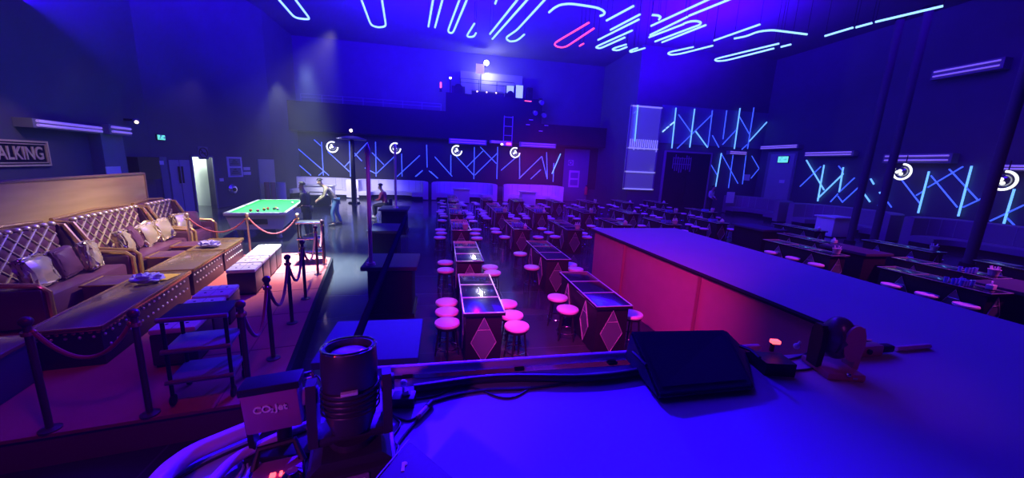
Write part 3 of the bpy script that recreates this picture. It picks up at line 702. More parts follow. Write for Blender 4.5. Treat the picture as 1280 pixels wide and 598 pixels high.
tag(MB().cyl((2.0, 2.16, ZS+.035), (2.35, 2.17, ZS+.035), .028, n=12).build('stage_pipe', rail_m), 'short length of pipe at the stage edge right of the wedge monitor', 'pipe')
tag(MB().cyl((3.50, 2.06, ZS+.022), (3.86, 2.07, ZS+.022), .02, n=12).build('stage_pipe', rail_m), 'short pale pipe at the seam between stage and catwalk, right of the lamp bar', 'pipe')
pts = [Vector(at(x, y, z=ZS+.05)) for x, y in ((170, 640), (205, 592), (240, 566), (300, 541), (350, 520), (398, 494), (430, 482))]
tag(MB().tube(rounded(pts), .036, 12).build('stage_pipe', rail_m), 'curved pink lit pipe sweeping around the left corner of the stage', 'pipe')
pts = [Vector(at(x, y, z=ZS+.04)) for x, y in ((250, 620), (290, 575), (340, 550), (390, 530))]
tag(MB().tube(rounded(pts), .022, 10).build('stage_pipe', rail_m), 'thinner inner pipe inside the curved corner pipe', 'pipe')
pts = [Vector((x, 1.97+.03*math.sin(x*5), ZS+.028)) for x in [-.15+.12*k for k in range(13)]]
tag(MB().tube(pts, .026, 10).build('multicore_cable', cable_m), 'thick black multicore cable lying just behind the stage edge pipe', 'cable')
# wedge monitor
g = thing('wedge_monitor', 'big black wedge stage monitor at the stage edge', 'stage monitor', (0, 0, 0))
bl, br_, fl, fr = at(779, 449, z=ZS), at(934, 441, z=ZS), at(822, 503, z=ZS), at(942, 491, z=ZS)
TL_, TR_ = at(788, 413, Y=2.07), at(906, 411, Y=2.09)
b = bmesh.new()
def V(v, z=0): return b.verts.new((v.x, v.y, v.z+z))
A = [V(fl, .01), V(fr, .01), V(br_, .01), V(bl, .01)]
Fm = [V(fl, .045), V(fr, .045)]; T = [b.verts.new(TR_), b.verts.new(TL_)]
b.faces.new(A[::-1]); b.faces.new((Fm[0], Fm[1], T[0], T[1])); b.faces.new((A[0], A[1], Fm[1], Fm[0])); b.faces.new((A[2], A[3], T[1], T[0])); b.faces.new((A[1], A[2], T[0], Fm[1])); b.faces.new((A[3], A[0], Fm[0], T[1]))
m_ = MB(); m_.b.free(); m_.b = b; bmesh.ops.bevel(b, geom=b.edges[:], offset=.015, segments=2, affect='EDGES'); m_.build('cabinet', mat('wedge paint', (.10, .09, .13), .85, bump=(120, .3)), g)
gm = MB(); u = fl+Vector((0, 0, .045)); v1 = fr+Vector((0, 0, .045)); w1 = TR_; x1 = TL_
nn2 = (v1-u).cross(x1-u).normalized()*.008
def bil(s, t): return (u*(1-s)+v1*s)*(1-t)+(x1*(1-s)+w1*s)*t
gm.quad(*[bil(*q)+nn2 for q in ((.06, .1), (.94, .1), (.94, .92), (.06, .92))])
gm.build('grille', mat('grille cloth', (.085, .075, .12), .95, bump=(300, .5)), g, smooth=False)
for s in (0, 1):
    c = (bl+fl)/2 if s == 0 else (br_+fr)/2
    MB().tube([c+Vector((-.012 if s == 0 else -.03, -.08, .14)), c+Vector((-.02 if s == 0 else -.02, 0, .15)), c+Vector((-.012 if s == 0 else -.03, .08, .14))], .012, 6).build('handle', blk, g)
# ------------------------------------------------------------------ long tables
TW, TL, TH = .54, 1.72, .75
def make_table():
    g = thing('drinking_table', 'black three panel table', 'table')
    MB().box(-TW/2, 0, TH-.045, TW/2, TL, TH, .006).build('table_top', gloss, g)
    mb = MB(); z0, z1, t = TH-.003, TH+.007, .016
    mb.box(-TW/2, 0, z0, TW/2, t, z1).box(-TW/2, TL-t, z0, TW/2, TL, z1).box(-TW/2, 0, z0, -TW/2+t, TL, z1).box(TW/2-t, 0, z0, TW/2, TL, z1)
    for k in (1, 2): mb.box(-TW/2, TL*k/3-t/2, z0, TW/2, TL*k/3+t/2, z1)
    mb.build('edge_frame', silver, g, smooth=False)
    MB().box(-.235, .05, .0, .235, TL-.05, TH-.045, .01).build('base', blk, g)
    def diamond(M):
        hw, hh = .165, .315; cz = .36
        d = MB().prism([(0, cz-hh), (hw, cz-.03), (0, cz+hh), (-hw, cz-.03)], -.004, .004, 'y', M=M).build('mirror_panel', mirror_m, g, smooth=False)
        e = MB(); P = [Vector((0, -.008, cz-hh)), Vector((hw, -.008, cz-.03)), Vector((0, -.008, cz+hh)), Vector((-hw, -.008, cz-.03))]
        e.tube([M @ p for p in P], .007, 5, True); q = .5
        e.tube([M @ (P[2].lerp(P[1], q)), M @ (P[2].lerp(P[3], q))], .005, 5)
        e.build('diamond_edge', silver, d)
    diamond(Matrix.Translation((0, .043, 0)))
    diamond(Matrix.Translation((0, TL-.043, 0)) @ Matrix.Rotation(PI, 4, 'Z'))
    for y in (.45, 1.27):
        diamond(Matrix.Translation((-.243, y, 0)) @ Matrix.Rotation(-PI/2, 4, 'Z'))
        diamond(Matrix.Translation((.243, y, 0)) @ Matrix.Rotation(PI/2, 4, 'Z'))
    return Proto(g)
def make_stool():
    g = thing('round_stool', 'round stool', 'stool')
    MB().lathe([(0, .44), (.14, .44), (.165, .455), (.172, .475), (.165, .495), (.12, .507), (0, .51)], 24).build('seat', pink_m, g)
    MB().lathe([(.0, .415), (.15, .415), (.155, .44), (0, .44)], 20).build('seat_plate', blk, g)
    for k in range(4):
        a = PI/4+k*PI/2; c, s = math.cos(a), math.sin(a)
        MB().cyl((c*.16, s*.16, 0), (c*.11, s*.11, .42), .012, .014, 8).build('leg', blk, g)
    MB().tube([(.145*math.cos(2*PI*k/20), .145*math.sin(2*PI*k/20), .13) for k in range(20)], .009, 6, True).build('foot_ring', chrome, g)
    return Proto(g)
def make_holder():
    g = thing('napkin_holder', 'white napkin holder', 'napkin holder')
    MB().box(-.07, -.05, 0, .07, .05, .09, .012).build('box', whitel, g)
    MB().prism([(-.05, 0), (.05, 0), (.03, .07), (-.02, .055)], -.012, .012, 'y', M=Matrix.Translation((0, 0, .085)) @ Matrix.Rotation(.3, 4, 'Z')).build('napkin', paper_m, g)
    return Proto(g)
def make_caddy():
    g = thing('bottle_caddy', 'white ribbed bucket', 'bucket')
    MB().lathe([(0, 0), (.07, 0), (.095, .13), (.1, .135), (.085, .13), (.065, .02), (0, .02)], 18).build('bucket', whitel, g)
    mb = MB()
    for k in range(5): mb.cyl((.03*math.cos(k*1.3), .03*math.sin(k*1.3), .03), (.07*math.cos(k*1.3), .07*math.sin(k*1.3), .2), .012, n=8)
    mb.build('straws', paper_m, g)
    return Proto(g)
def make_glass():
    g = MB().lathe([(0, 0), (.03, 0), (.036, .11), (.033, .11), (.027, .012), (0, .012)], 14).build('drinking_glass', blueglass)
    return tag(g, 'blue glass', 'glass')
table_p, stool_p, holder_p, caddy_p = make_table(), make_stool(), make_holder(), make_caddy()
glass0 = make_glass(); glass_used = [False]
COLN = ['first (leftmost)', 'second', 'third', 'fourth', 'fifth', 'sixth', 'seventh', 'eighth']
# (column, x of centre, [(y near, length, row name)...])
COLS = [
 ('leftmost column', .54, [(4.36, 1.70), (6.9, 1.85), (10.25, 2.0), (13.6, 1.75), (15.4, 1.75), (18.1, 1.75), (19.9, 1.7)]),
 ('second column from left', 2.36, [(4.45, 1.68), (7.0, 1.88), (10.5, 1.9), (14.3, 1.8), (16.1, 1.8), (19.2, 1.8)]),
 ('third column from left', 4.02, [(10.5, 2.1), (14.4, 2.0), (19.0, 2.0)]),
 ('fourth column from left', 6.20, [(11.6, 1.7), (14.7, 2.1), (18.9, 2.2)]),
 ('fifth column from left', 8.30, [(11.85, 1.8), (14.8, 2.0), (19.2, 2.2)]),
 ('sixth column from left', 10.75, [(12.4, 1.7), (15.4, 2.1), (19.8, 2.0)]),
 ('seventh column from left', 13.2, [(16.0, 1.9), (20.2, 2.0)]),
 ('column close right of catwalk', 9.78, [(4.5, 1.78), (7.25, 2.05)]),
 ('second column right of catwalk', 11.4, [(5.3, 1.8), (8.6, 1.8)]),
 ('third column right of catwalk', 13.6, [(5.0, 1.8), (7.6, 1.8), (10.9, 1.8)]),
]
def seat_ok(x, y):
    for tx0, tx1, ty0, ty1 in BLOCK:
        if tx0-.19 < x < tx1+.19 and ty0-.19 < y < ty1+.19: return False
    return True
BLOCK = [(cx-TW/2, cx+TW/2, y, y+L) for n, cx, rows in COLS for y, L in rows] + [(3.25, 5.65, 2, 7.95)]
BLOCK += [(-1.3, -.35, 3.0, 4.0), (-1.35, -.35, 5.9, 7.0), (10.1, 11.4, 3.9, 5.15), (10.55, 11.45, 7.25, 8.45), (10.9, 11.9, 10.7, 12.2), (-1.8, -1.0, 9.2, 10.4), (-2.2, -1.2, 13.4, 14.6)]
placed = []
for ci, (cname, cx, rows) in enumerate(COLS):
    for ri, (y, L) in enumerate(rows):
        where = f"{ORD[ri]} table, {cname}"
        table_p.put((cx, y, 0), 0, f"long black silver-edged table, {ORD[ri]} from the stage, {cname}", 'long tables with stools', (1, L/TL, 1))
        far = y > 10
        for side in (-1, 1):
            ys = [.14, .52, .92, 1.4] if ci < 2 and ri < 2 else [.25, .85, 1.4]
            if ci == 0 and ri == 0: ys = [.36, .75, 1.13] if side < 0 else [.17, .55, 1.0]
            if ci == 1 and ri == 0: ys = [.62, 1.14] if side < 0 else [.35, 1.3]
            if ci == 0 and ri == 1: ys = [.32, .87] if side < 0 else [.12, .5]
            if ci == 1 and ri == 1: ys = [.37, 1.48] if side < 0 else [.2, .55]
            if ci == 7: ys = [.17, .71, 1.28] if side < 0 else [.5, 1.2]
            if ci == 9: ys = [.3, 1.3]
            n = 0
            for k, dy in enumerate(ys):
                off = .46 if not far else .52+random.uniform(-.08, .12)
                sx, sy = cx+side*off, y+dy*L/TL+(random.uniform(-.1, .1) if far else 0)
                if ci == 7 and side < 0: sx = cx-.25-.12
                if not (seat_ok(sx, sy) or (ci == 7 and side < 0)): continue
                if any((sx-a)**2+(sy-b)**2 < .36**2 for a, b in placed): continue
                if ci == 7 and side < 0: sx = cx-.45
                placed.append((sx, sy)); n += 1
                stool_p.put((sx, sy, 0), random.uniform(0, 1.5), f"pale stool, {ORD[n-1]} on {'left' if side < 0 else 'right'} side of {where}", 'round stools around the long tables')
        # what stands on the far tables
        if far or ci >= 7:
            (holder_p if (ri+ci) % 2 else caddy_p).put((cx+.12, y+.22, TH+.008), random.uniform(0, 3), f"white {'napkin holder' if (ri+ci) % 2 else 'straw bucket'} on near end of {where}", 'white holders on the tables')
            if (ci, ri) in ((0, 2), (1, 2), (1, 3), (2, 1), (5, 0), (7, 0), (4, 0), (0, 3), (8, 0), (9, 0), (6, 0), (5, 1)):
                for k in range(9 if (ci, ri) in ((0, 2), (1, 2), (1, 3), (7, 0)) else 5):
                    gx, gy = cx+(-.2+.09*(k % 4))+random.uniform(-.01, .01), y+.45+.11*(k//4)+random.uniform(-.012, .012)
                    if glass_used[0]: q = glass0.copy(); C.objects.link(q)
                    else: q = glass0; glass_used[0] = True
                    q.location = (gx, gy, TH+.001); q['label'] = f"blue glass in the cluster on {where}"; q['group'] = f"blue glasses on {where}"
# ------------------------------------------------------------------ dance podiums
def podium(x0, x1, y0, y1, z, label, rz=0):
    cx, cy = (x0+x1)/2, (y0+y1)/2; w, d = (x1-x0)/2, (y1-y0)/2
    g = thing('dance_podium', label, 'podium', (cx, cy, 0), rz, 'blue topped podiums')
    MB().box(-w, -d, z-.07, w, d, z, .015).build('top', podium_m, g)
    MB().box(-w+.09, -d+.09, .06, w-.09, d-.09, z-.07, .01).build('body', blkm, g)
    MB().box(-w+.05, -d+.05, 0, w-.05, d-.05, .06).build('plinth', blk, g)
    return g
podium(-1.08, -.2, 3.07, 3.92, .9, 'nearest blue topped podium, just beyond the moving head')
podium(-1.28, -.4, 6.0, 6.95, .9, 'second nearest blue topped podium, with the purple pole')
podium(-1.80, -1.02, 9.25, 10.4, .9, 'third blue topped podium from the stage, behind the purple pole')
podium(-2.2, -1.2, 13.4, 14.6, .9, 'farthest of the four left podiums, before the seated person')
podium(10.9, 11.9, 10.7, 12.2, .8, 'blue topped podium beyond the far right corner of the catwalk')
podium(10.55, 11.45, 7.25, 8.45, .8, 'blue topped podium in the middle of the right hand tables')
podium(10.1, 11.4, 3.9, 5.15, .8, 'blue topped podium cut by the right picture edge')
def dance_pole(x, y, z0, z1, r, label, m):
    g = thing('dance_pole', label, 'pole', (x, y, z0))
    MB().cyl((0, 0, 0), (0, 0, z1-z0), r, n=16).build('shaft', m, g)
    MB().cyl((0, 0, 0), (0, 0, .04), r*2.4, r*2, 18).build('base_flange', m, g)
    MB().lathe([(r, 0), (r*1.5, .03), (r*1.2, .09), (r*.6, .16), (0, .18)], 16, c=(0, 0, z1-z0)).build('finial', m, g)
polem = mat('purple painted pole', (.62, .34, .62), .35, .2)
dance_pole(-1.14, 6.15, .9, 2.66, .032, 'tall purple pole standing on the second nearest podium', polem)
dance_pole(-1.65, 13.9, .9, 3.0, .04, 'thin dark pole standing on the farthest left podium', polem)
# slanting boom pole in the foreground
g = thing('boom_pole', 'long dark slanting pole rising from the moving head towards the podiums', 'pole')
a, b = at(441, 436, Y=1.95), at(507, 272, Y=4.3)
MB().cyl(a, b, .023, n=14).build('shaft', mat('dark pole', (.012, .008, .014), .9, spec=0.), g)
MB().sph(a, .04, 12).build('end_cap', blk, g)
# lamp post with a disc by the back booths
P = at(442, 232, Y=23); g = thing('lamp_post', 'dark post with a wide disc and small warm lamp before the back booths', 'lamp post', (P.x, 23, 0))
zt = at(442, 175, Y=23).z
MB().cyl((0, 0, 0), (0, 0, zt), .14, .11, 14).build('post', blkm, g); MB().cyl((0, 0, 0), (0, 0, .08), .35, .3, 18).build('base', blkm, g)
MB().lathe([(0, 0), (.75, .0), (.8, .05), (.3, .2), (0, .22)], 28, c=(0, 0, zt)).build('disc', wall2_m, g)
MB().cyl((0, 0, zt+.2), (0, 0, zt+.45), .08, .13, 12).build('lamp_body', blk, g); MB().sph((0, -.1, zt+.5), .09, 12).build('bulb', warmled, g)
# ------------------------------------------------------------------ VIP lounge on its platform
TH_ = math.atan(.18)
P0 = Vector((-1.55, 3.52, 0)); Nn = Vector((math.cos(TH_), math.sin(TH_), 0)); Uu = Vector((-math.sin(TH_), math.cos(TH_), 0))
ZP = .3
def L(lx, ly, z=0): return P0+Nn*lx+Uu*ly+Vector((0, 0, z))
g = thing('lounge_platform', 'low red carpeted platform carrying the gold lounge', 'platform', P0, TH_)
PP = [(0, 0), (0, 5.5), (-.7, 6.15), (-3.0, 6.2), (-3.0, 8.1), (-6.3, 8.1), (-6.3, 0)]
MB().prism(PP, ZP-.03, ZP).build('carpet', carpet_m, g, smooth=False)
MB().prism([(x*.997-.01, y*.995+.015) for x, y in PP], 0, ZP-.03).build('skirt', mat('dark red skirt', (.30, .05, .09), .8), g, smooth=False)
mb = MB()
for y in (1.1, 2.2, 3.3, 4.4, 5.5): mb.box(-.95, y, ZP, -.02, y+.012, ZP+.003) if y < 5 else None
mb.box(-.5, 0, ZP, -.488, 5.4, ZP+.003); mb.build('seam_pattern', mat('carpet seam', (.30, .07, .07), .9), g)
mb = MB().box(-.02, 0.0, .0, .03, 5.5, ZP+.004); mb.build('edge_trim', blkm, g)
# gold tables
def gold_table(ly0, ly1, label, red=False):
    g = thing('gold_table', label, 'table', L(-2.1, ly0, ZP), TH_, 'gold glass topped tables of the lounge')
    w, d, h = .31, ly1-ly0, .45
    MB().box(-w+.03, .03, 0, w-.03, d-.03, h-.04, .01).build('body', mat('dark quilted side', (.03, .015, .035), .5), g)
    MB().box(-w, 0, h-.04, w, d, h-.008, .006).build('table_top', mat('amber mirror glass', (.26, .18, .09), .22, .15, coat=.4), g)
    mb = MB(); t = .035
    mb.box(-w, 0, h-.05, -w+t, d, h, .006).box(w-t*.6, 0, h-.05, w, d, h, .006).box(-w, 0, h-.05, w, t*.6, h, .006).box(-w, d-t*.6, h-.05, w, d, h, .006)
    mb.build('gold_rim', goldtrim, g)
    n = max(4, int(d/.13))
    spread('button', MB().sph((0, 0, 0), .016, 8), silver, g, [(w-.028, .08+(d-.16)*(k+.5*j)/n, h-.12-.14*j) for k in range(n) for j in range(2)]+[(-.22+.11*k, .028, h-.12) for k in range(5)])
    mb = MB()
    for k in range(n*2):
        mb.sph((w-.025, .06+(d-.12)*k/(n*2-1), h-.07), .022, 8, (.5, 1, .8))
    spread('stud', MB().sph((0, 0, 0), .02, 8, (1, .5, .8)), gold_m, g, [(-.26+.065*k, .028, h-.07) for k in range(9)])
    mb.build('quilt_pattern', gold_m if not red else plum_m, g)
    return g
gold_table(1.15, 3.28, 'nearest gold edged low table in the lounge')
gold_table(3.36, 4.72, 'middle gold edged low table in the lounge', True)
gold_table(4.76, 5.95, 'farthest gold edged low table in the lounge')
g = thing('lounge_counter', 'dark boxy end table at the left front of the lounge platform', 'table', L(-2.85, .55, ZP), TH_)
MB().box(-.75, 0, 0, .62, .5, .42, .02).build('body', mat('dark blue side', (.06, .05, .12), .5), g); MB().box(-.78, -.03, .42, .65, .53, .46, .01).build('table_top', mat('amber mirror glass', (.4, .3, .2), .1), g)
spread('button', MB().sph((0, 0, 0), .016, 8), silver, g, [(-.7+.16*k, -.004, .36) for k in range(9)])
# things on the gold tables
for k, (lx, ly, lb) in enumerate(((-2.1, 2.75, 'clear crumpled bag of ice blue wrap on the nearest gold table'), (-2.12, 5.05, 'clear crumpled bag of ice blue wrap on the farthest gold table'))):
    b_ = MB(); b_.sph((0, 0, .05), .14, 18, (1.25, 1, .45))
    for v in b_.b.verts:
        f = 1+random.uniform(-.22, .25); v.co = Vector((v.co.x*f, v.co.y*f, max(0, v.co.z*f)))
    tag(b_.build('clear_bag', mat('crumpled clear wrap', (.50, .45, .85), .15, coat=.6), smooth=False, loc=L(lx, ly, ZP+.452)), lb, 'bag', 'clear bags on the gold tables')
tag(MB().box(-.11, -.15, 0, .11, .15, .004).build('yellow_menu', mat('yellow card', (.9, .62, .05), .45), loc=L(-1.98, 2.95, ZP+.452)), 'flat yellow card on the far end of the nearest gold table', 'card')
# ottomans
def make_ottoman():
    g = thing('ottoman', 'cube ottoman', 'ottoman')
    MB().box(-.2, -.225, .03, .2, .225, .38, .02).build('body', mat('dark leather', (.05, .05, .07), .4), g)
    b_ = MB(); b_.box(-.205, -.23, .38, .205, .23, .445, .03); b_.build('cushion', whitel, g)
    spread('button', MB().sph((0, 0, 0), .018, 8, (1, 1, .5)), mat('dark leather', (0, 0, 0)), g, [(x, y, .443) for x in (-.09, .09) for y in (-.1, .1)])
    mb = MB(); mb.box(-.2, -.004, .444, .2, .004, .448).box(-.004, -.22, .444, .004, .22, .448); mb.build('seam_pattern', mat('grey seam', (.45, .45, .5), .6), g)
    MB().box(-.18, -.2, 0, .18, .2, .03).build('plinth', blk, g)
    return Proto(g)
ott = make_ottoman()
for k, ly in enumerate((1.15, 1.65, 2.18)): ott.put(L(-1.12, ly, ZP), TH_, f"white topped cube ottoman, {['nearest','middle','farthest'][k]} of the near row of three in the lounge", 'white topped ottomans')
for k, ly in enumerate((3.42, 3.92, 4.42, 4.92)): ott.put(L(-1.12, ly, ZP), TH_, f"white topped cube ottoman, {ORD[k]} of the far row of four beside the gold tables", 'white topped ottomans')
# tufted sofas
foil = mat('crinkled gold foil cloth', (.86, .72, .46), .25, .6, bump=(9, .9))
def tufted_sofa(ly0, ly1, label, lx=-3.86, seat=True):
    g = thing('tufted_sofa', label, 'sofa', L(lx, ly0, ZP), TH_, 'gold tufted sofas of the lounge')
    d = ly1-ly0; h = 1.08; b = bmesh.new()
    nu, nv = int(d/.021), 40; grid = []
    a, c = .115, .105
    def tuft(y, z):
        u, v = y/a, z/c
        s = abs(math.sin(PI*(u+v)/2)*math.sin(PI*(u-v)/2))     # diamond quilting, zero along the creases
        return .022*s**.6
    y0, y1 = .14, d-.14
    for i in range(nu+1):
        row = []
        for j in range(nv+1):
            y = y0+(y1-y0)*i/nu; z = .36+(h-.36)*j/nv
            row.append(b.verts.new((.17+tuft(y, z)-.06*(z-.36), y, z)))
        grid.append(row)
    for i in range(nu):
        for j in range(nv): b.faces.new((grid[i][j], grid[i+1][j], grid[i+1][j+1], grid[i][j+1]))
    m_ = MB(); m_.b.free(); m_.b = b; m_.build('tufted_back', plum_m, g)
    mb = MB(); zlo, zhi = .37, h-.005
    for sg in (1, -1):
        k0 = int(math.floor((y0/a+sg*zlo/c)/2))-8
        for k in range(k0, k0+60):
            pts = []
            for q in range(25):
                z = zlo+(zhi-zlo)*q/24; y = a*(2*k-sg*z/c)
                if y0 < y < y1: pts.append((.182-.06*(z-.36), y, z))
            if len(pts) > 2: mb.tube(pts, .016, 6)
    mb.build('highlight_lattice', foil, g)  # gold tubes on a plum back imitate lit ridges and dark cells of tufting
    MB().box(-.08, .1, .05, .10, d-.1, h+.03, .03).build('back_shell', plum_m, g)
    n = int(d/.17)
    spread('stud', MB().sph((0, 0, 0), .052, 10, (1, 1, .8)), foil, g, [(.12, y0+.08+(y1-y0-.1)*k/max(1, n-1), h+.02) for k in range(n)])
    MB().tube([(-.05, .06, h+.04), (-.06, d/2, h+.08), (-.05, d-.06, h+.04)], .03, 8).build('top_rail', goldtrim, g)
    for y in (.06, d-.06):
        MB().box(-.06, y-.07, .05, .95, y+.07, .55, .05).build('armrest', plum_m, g)
        MB().tube([(-.02, y, h), (.2, y, h-.02), (.3, y, .85), (.42, y, .62), (.9, y, .58), (.97, y, .5), (.97, y, .06)], .035, 8).build('gold_piping', goldtrim, g)
        MB().prism([(-.05, .5), (.38, .5), (.25, .85), (.16, h), (-.05, h)], y-.05, y+.05, 'y').build('wing', plum_m, g)
    MB().box(.12, .13, .1, .92, d-.13, .42, .05).build('seat_cushion', plum_m, g)
    for x, y in ((.06, .08), (.9, .08), (.06, d-.08), (.9, d-.08)): MB().cyl((x, y, 0), (x, y, .07), .03, .04, 10).build('foot', goldtrim, g)
    return g
tufted_sofa(2.3, 4.2, 'nearest tufted sofa, cut by the left picture edge')
tufted_sofa(4.28, 6.42, 'middle gold tufted sofa in front of the plywood partition')
tufted_sofa(6.5, 7.85, 'small farthest tufted sofa at the end of the plywood partition')
def pillow(lx, ly, z, r, m, label, s=.21):
    b_ = MB(); b_.box(-s, -.07, -s, s, .07, s, .05)
    bmesh.ops.subdivide_edges(b_.b, edges=b_.b.edges[:], cuts=3, use_grid_fill=True)
    cr = .022 if m is foil else .008
    for v in b_.b.verts:
        f = 1-.5*(max(abs(v.co.x), abs(v.co.z))/s)**2; v.co.y *= max(.25, f)*1.5; v.co += Vector((random.uniform(-cr, cr), random.uniform(-cr, cr), random.uniform(-cr, cr)))
    o = b_.build('cushion', m, None); o.location = L(lx+.05, ly, z+.03); o.rotation_euler = (r[0], r[1], TH_+r[2])
    return tag(o, label, 'cushion', 'loose cushions on the sofas')
pl = [(-3.32, 2.85, foil, 'crinkled gold cushion at the left end of the nearest sofa'), (-3.25, 3.75, foil, 'crinkled gold cushion at the right end of the nearest sofa'), (-3.3, 3.3, plum_m, 'plum cushion leaning on the nearest sofa'),
      (-3.3, 4.72, foil, 'crinkled gold cushion at the left end of the middle sofa'), (-3.36, 5.12, plum_m, 'plum cushion in the middle of the middle sofa'), (-3.32, 5.5, foil, 'crinkled gold cushion right of the plum one on the middle sofa'),
      (-3.28, 6.0, foil, 'crinkled gold cushion at the right end of the middle sofa'), (-3.3, 6.9, foil, 'crinkled gold cushion on the small farthest sofa'), (-3.25, 7.35, plum_m, 'plum cushion at the far end of the small sofa')]
for k, (lx, ly, m_, lb) in enumerate(pl): pillow(lx, ly, ZP+.62, (-.25+random.uniform(-.1, .1), random.uniform(-.3, .3), PI/2+random.uniform(-.4, .4)), m_, lb)
# low plum seats in front of the sofas
for ly0, ly1, lb in ((2.85, 3.35, 'plum leather pouf in front of the nearest sofa'), (4.45, 4.95, 'plum leather pouf left in front of the middle sofa'), (5.35, 5.85, 'plum leather pouf right in front of the middle sofa')):
    g = thing('pouf', lb, 'pouf', L(-2.65, ly0, ZP), TH_, 'plum poufs of the lounge')
    MB().box(-.22, 0, .03, .22, ly1-ly0, .42, .05).build('body', plum_m, g); MB().tube([(-.23, .01, .4), (.23, .01, .4), (.23, ly1-ly0-.01, .4), (-.23, ly1-ly0-.01, .4)], .016, 6, True).build('gold_piping', goldtrim, g)
    MB().box(-.2, .04, 0, .2, ly1-ly0-.04, .03).build('plinth', blk, g)
# plywood partition behind the sofas
g = thing('plywood_partition', 'long plywood partition standing behind the sofas', 'partition', L(-4.06, .6, ZP), TH_)
MB().box(-.06, 0, 0, 0, 6.9, 1.74).build('board', wood_m, g); MB().box(-.08, 0, 1.72, .02, 6.9, 1.76, .006).build('top_edge', mat('dark board edge', (.25, .16, .1), .5), g)
MB().box(-.08, 6.88, 0, .02, 6.92, 1.75, .006).build('end_edge', mat('dark board edge', (.2, .1, .1)), g)
# rope stanchions
def make_post(m, lab):
    g = thing('rope_stanchion', lab, 'stanchion')
    MB().cyl((0, 0, .02), (0, 0, .92), .024, n=14).build('pole', m, g); MB().lathe([(0, 0), (.07, 0), (.07, .012), (.03, .025), (0, .03)], 20).build('base', m, g)
    MB().sph((0, 0, .95), .042, 14).build('ball_top', m, g); MB().cyl((0, 0, .84), (0, 0, .87), .042, n=14).build('ring', goldtrim, g)
    return Proto(g)
redpost, goldpost = make_post(mat('dark red post', (.12, .05, .07), .35, .3), 'post'), make_post(mat('brass post', (.78, .6, .38), .3, .8), 'post')
edge = [(-.24, .08), (-.2, .83), (-.18, 1.83), (-.15, 2.8), (-.13, 4.2), (-.1, 4.95)]
names = ['first from the stage, beside the metal trolley', 'second from the stage', 'third from the stage', 'fourth from the stage', 'fifth from the stage', 'last, at the far corner of the platform']
for (lx, ly), nm in zip(edge, names): redpost.put(L(lx, ly, ZP), TH_, f"dark red rope stanchion on the platform edge, {nm}", 'rope stanchions')
back = [(-1.72, 6.05), (-2.82, 6.08), (-.72, 5.98)]
for (lx, ly), nm in zip(back, ('middle', 'left', 'right')): goldpost.put(L(lx, ly, ZP), TH_, f"brass rope stanchion, {nm} of the three along the back edge of the platform", 'rope stanchions')
front = [(-.98, .06), (-1.62, .06)]
for (lx, ly), nm in zip(front, ('right', 'left')): redpost.put(L(lx, ly, ZP), TH_, f"dark rope stanchion, {nm} of the two at the front edge of the platform", 'rope stanchions')
def rope(a, b, sag, label, m=ropem, r=.017):
    a, b = Vector(a), Vector(b); pts = [a.lerp(b, k/14)-Vector((0, 0, sag*(1-(2*k/14-1)**2))) for k in range(15)]
    g = thing('barrier_rope', label, 'rope', a, 0, 'velvet ropes between the stanchions')
    MB().tube([p-a for p in pts], r, 8).build('rope', m, g); mb = MB()
    for p in (pts[0], pts[-1]): mb.sph(p-a, r*1.4, 10)
    mb.build('end_hook', goldtrim, g)
for k in range(5):
    (x0, y0), (x1, y1) = edge[k], edge[k+1]
    rope(L(x0, y0+.03, ZP+.86), L(x1, y1-.03, ZP+.86), .38, f"dark red rope on the platform edge between the {ORD[k]} and {ORD[k+1]} stanchions from the stage")
rope(L(-2.79, 6.08, ZP+.86), L(-1.75, 6.05, ZP+.86), .3, 'red rope between left and middle brass stanchions behind the lounge')
rope(L(-1.69, 6.05, ZP+.86), L(-.75, 5.98, ZP+.86), .35, 'red rope between middle and right brass stanchions before the snooker table')
rope(L(-1.59, .06, ZP+.86), L(-1.01, .06, ZP+.86), .26, 'thin red rope hanging across the front of the lounge platform')
# ------------------------------------------------------------------ trolleys
def trolley(lx, ly, w, d, h, label, rz, shelf_m):
    g = thing('metal_trolley', label, 'trolley', L(lx, ly, ZP), rz)
    for x in (-w/2, w/2):
        for y in (-d/2, d/2): MB().cyl((x, y, .08), (x, y, h), .016, n=10).build('post', blk, g); 
    for k, z in enumerate((.22, .52, h-.03)):
        MB().box(-w/2-.02, -d/2-.02, z, w/2+.02, d/2+.02, z+.03, .008).build('shelf', shelf_m if k < 2 else blk, g)
        MB().cyl((-w/2-.03, -d/2-.02, z+.015), (w/2+.03, -d/2-.02, z+.015), .022, n=10).build('rail', shelf_m, g)
    for x in (-w/2, w/2):
        for y in (-d/2, d/2): MB().cyl((x-.012, y, .05), (x+.012, y, .05), .05, n=14).build('castor', blk, g)
trolley(-.62, .33, .46, .34, .85, 'dark metal trolley with pale shelves at the near corner of the platform', TH_, mat('grey shelf', (.22, .21, .22), .4))
trolley(-.36, 5.33, .46, .3, .9, 'chrome shelved trolley at the far corner of the platform', TH_, chrome)
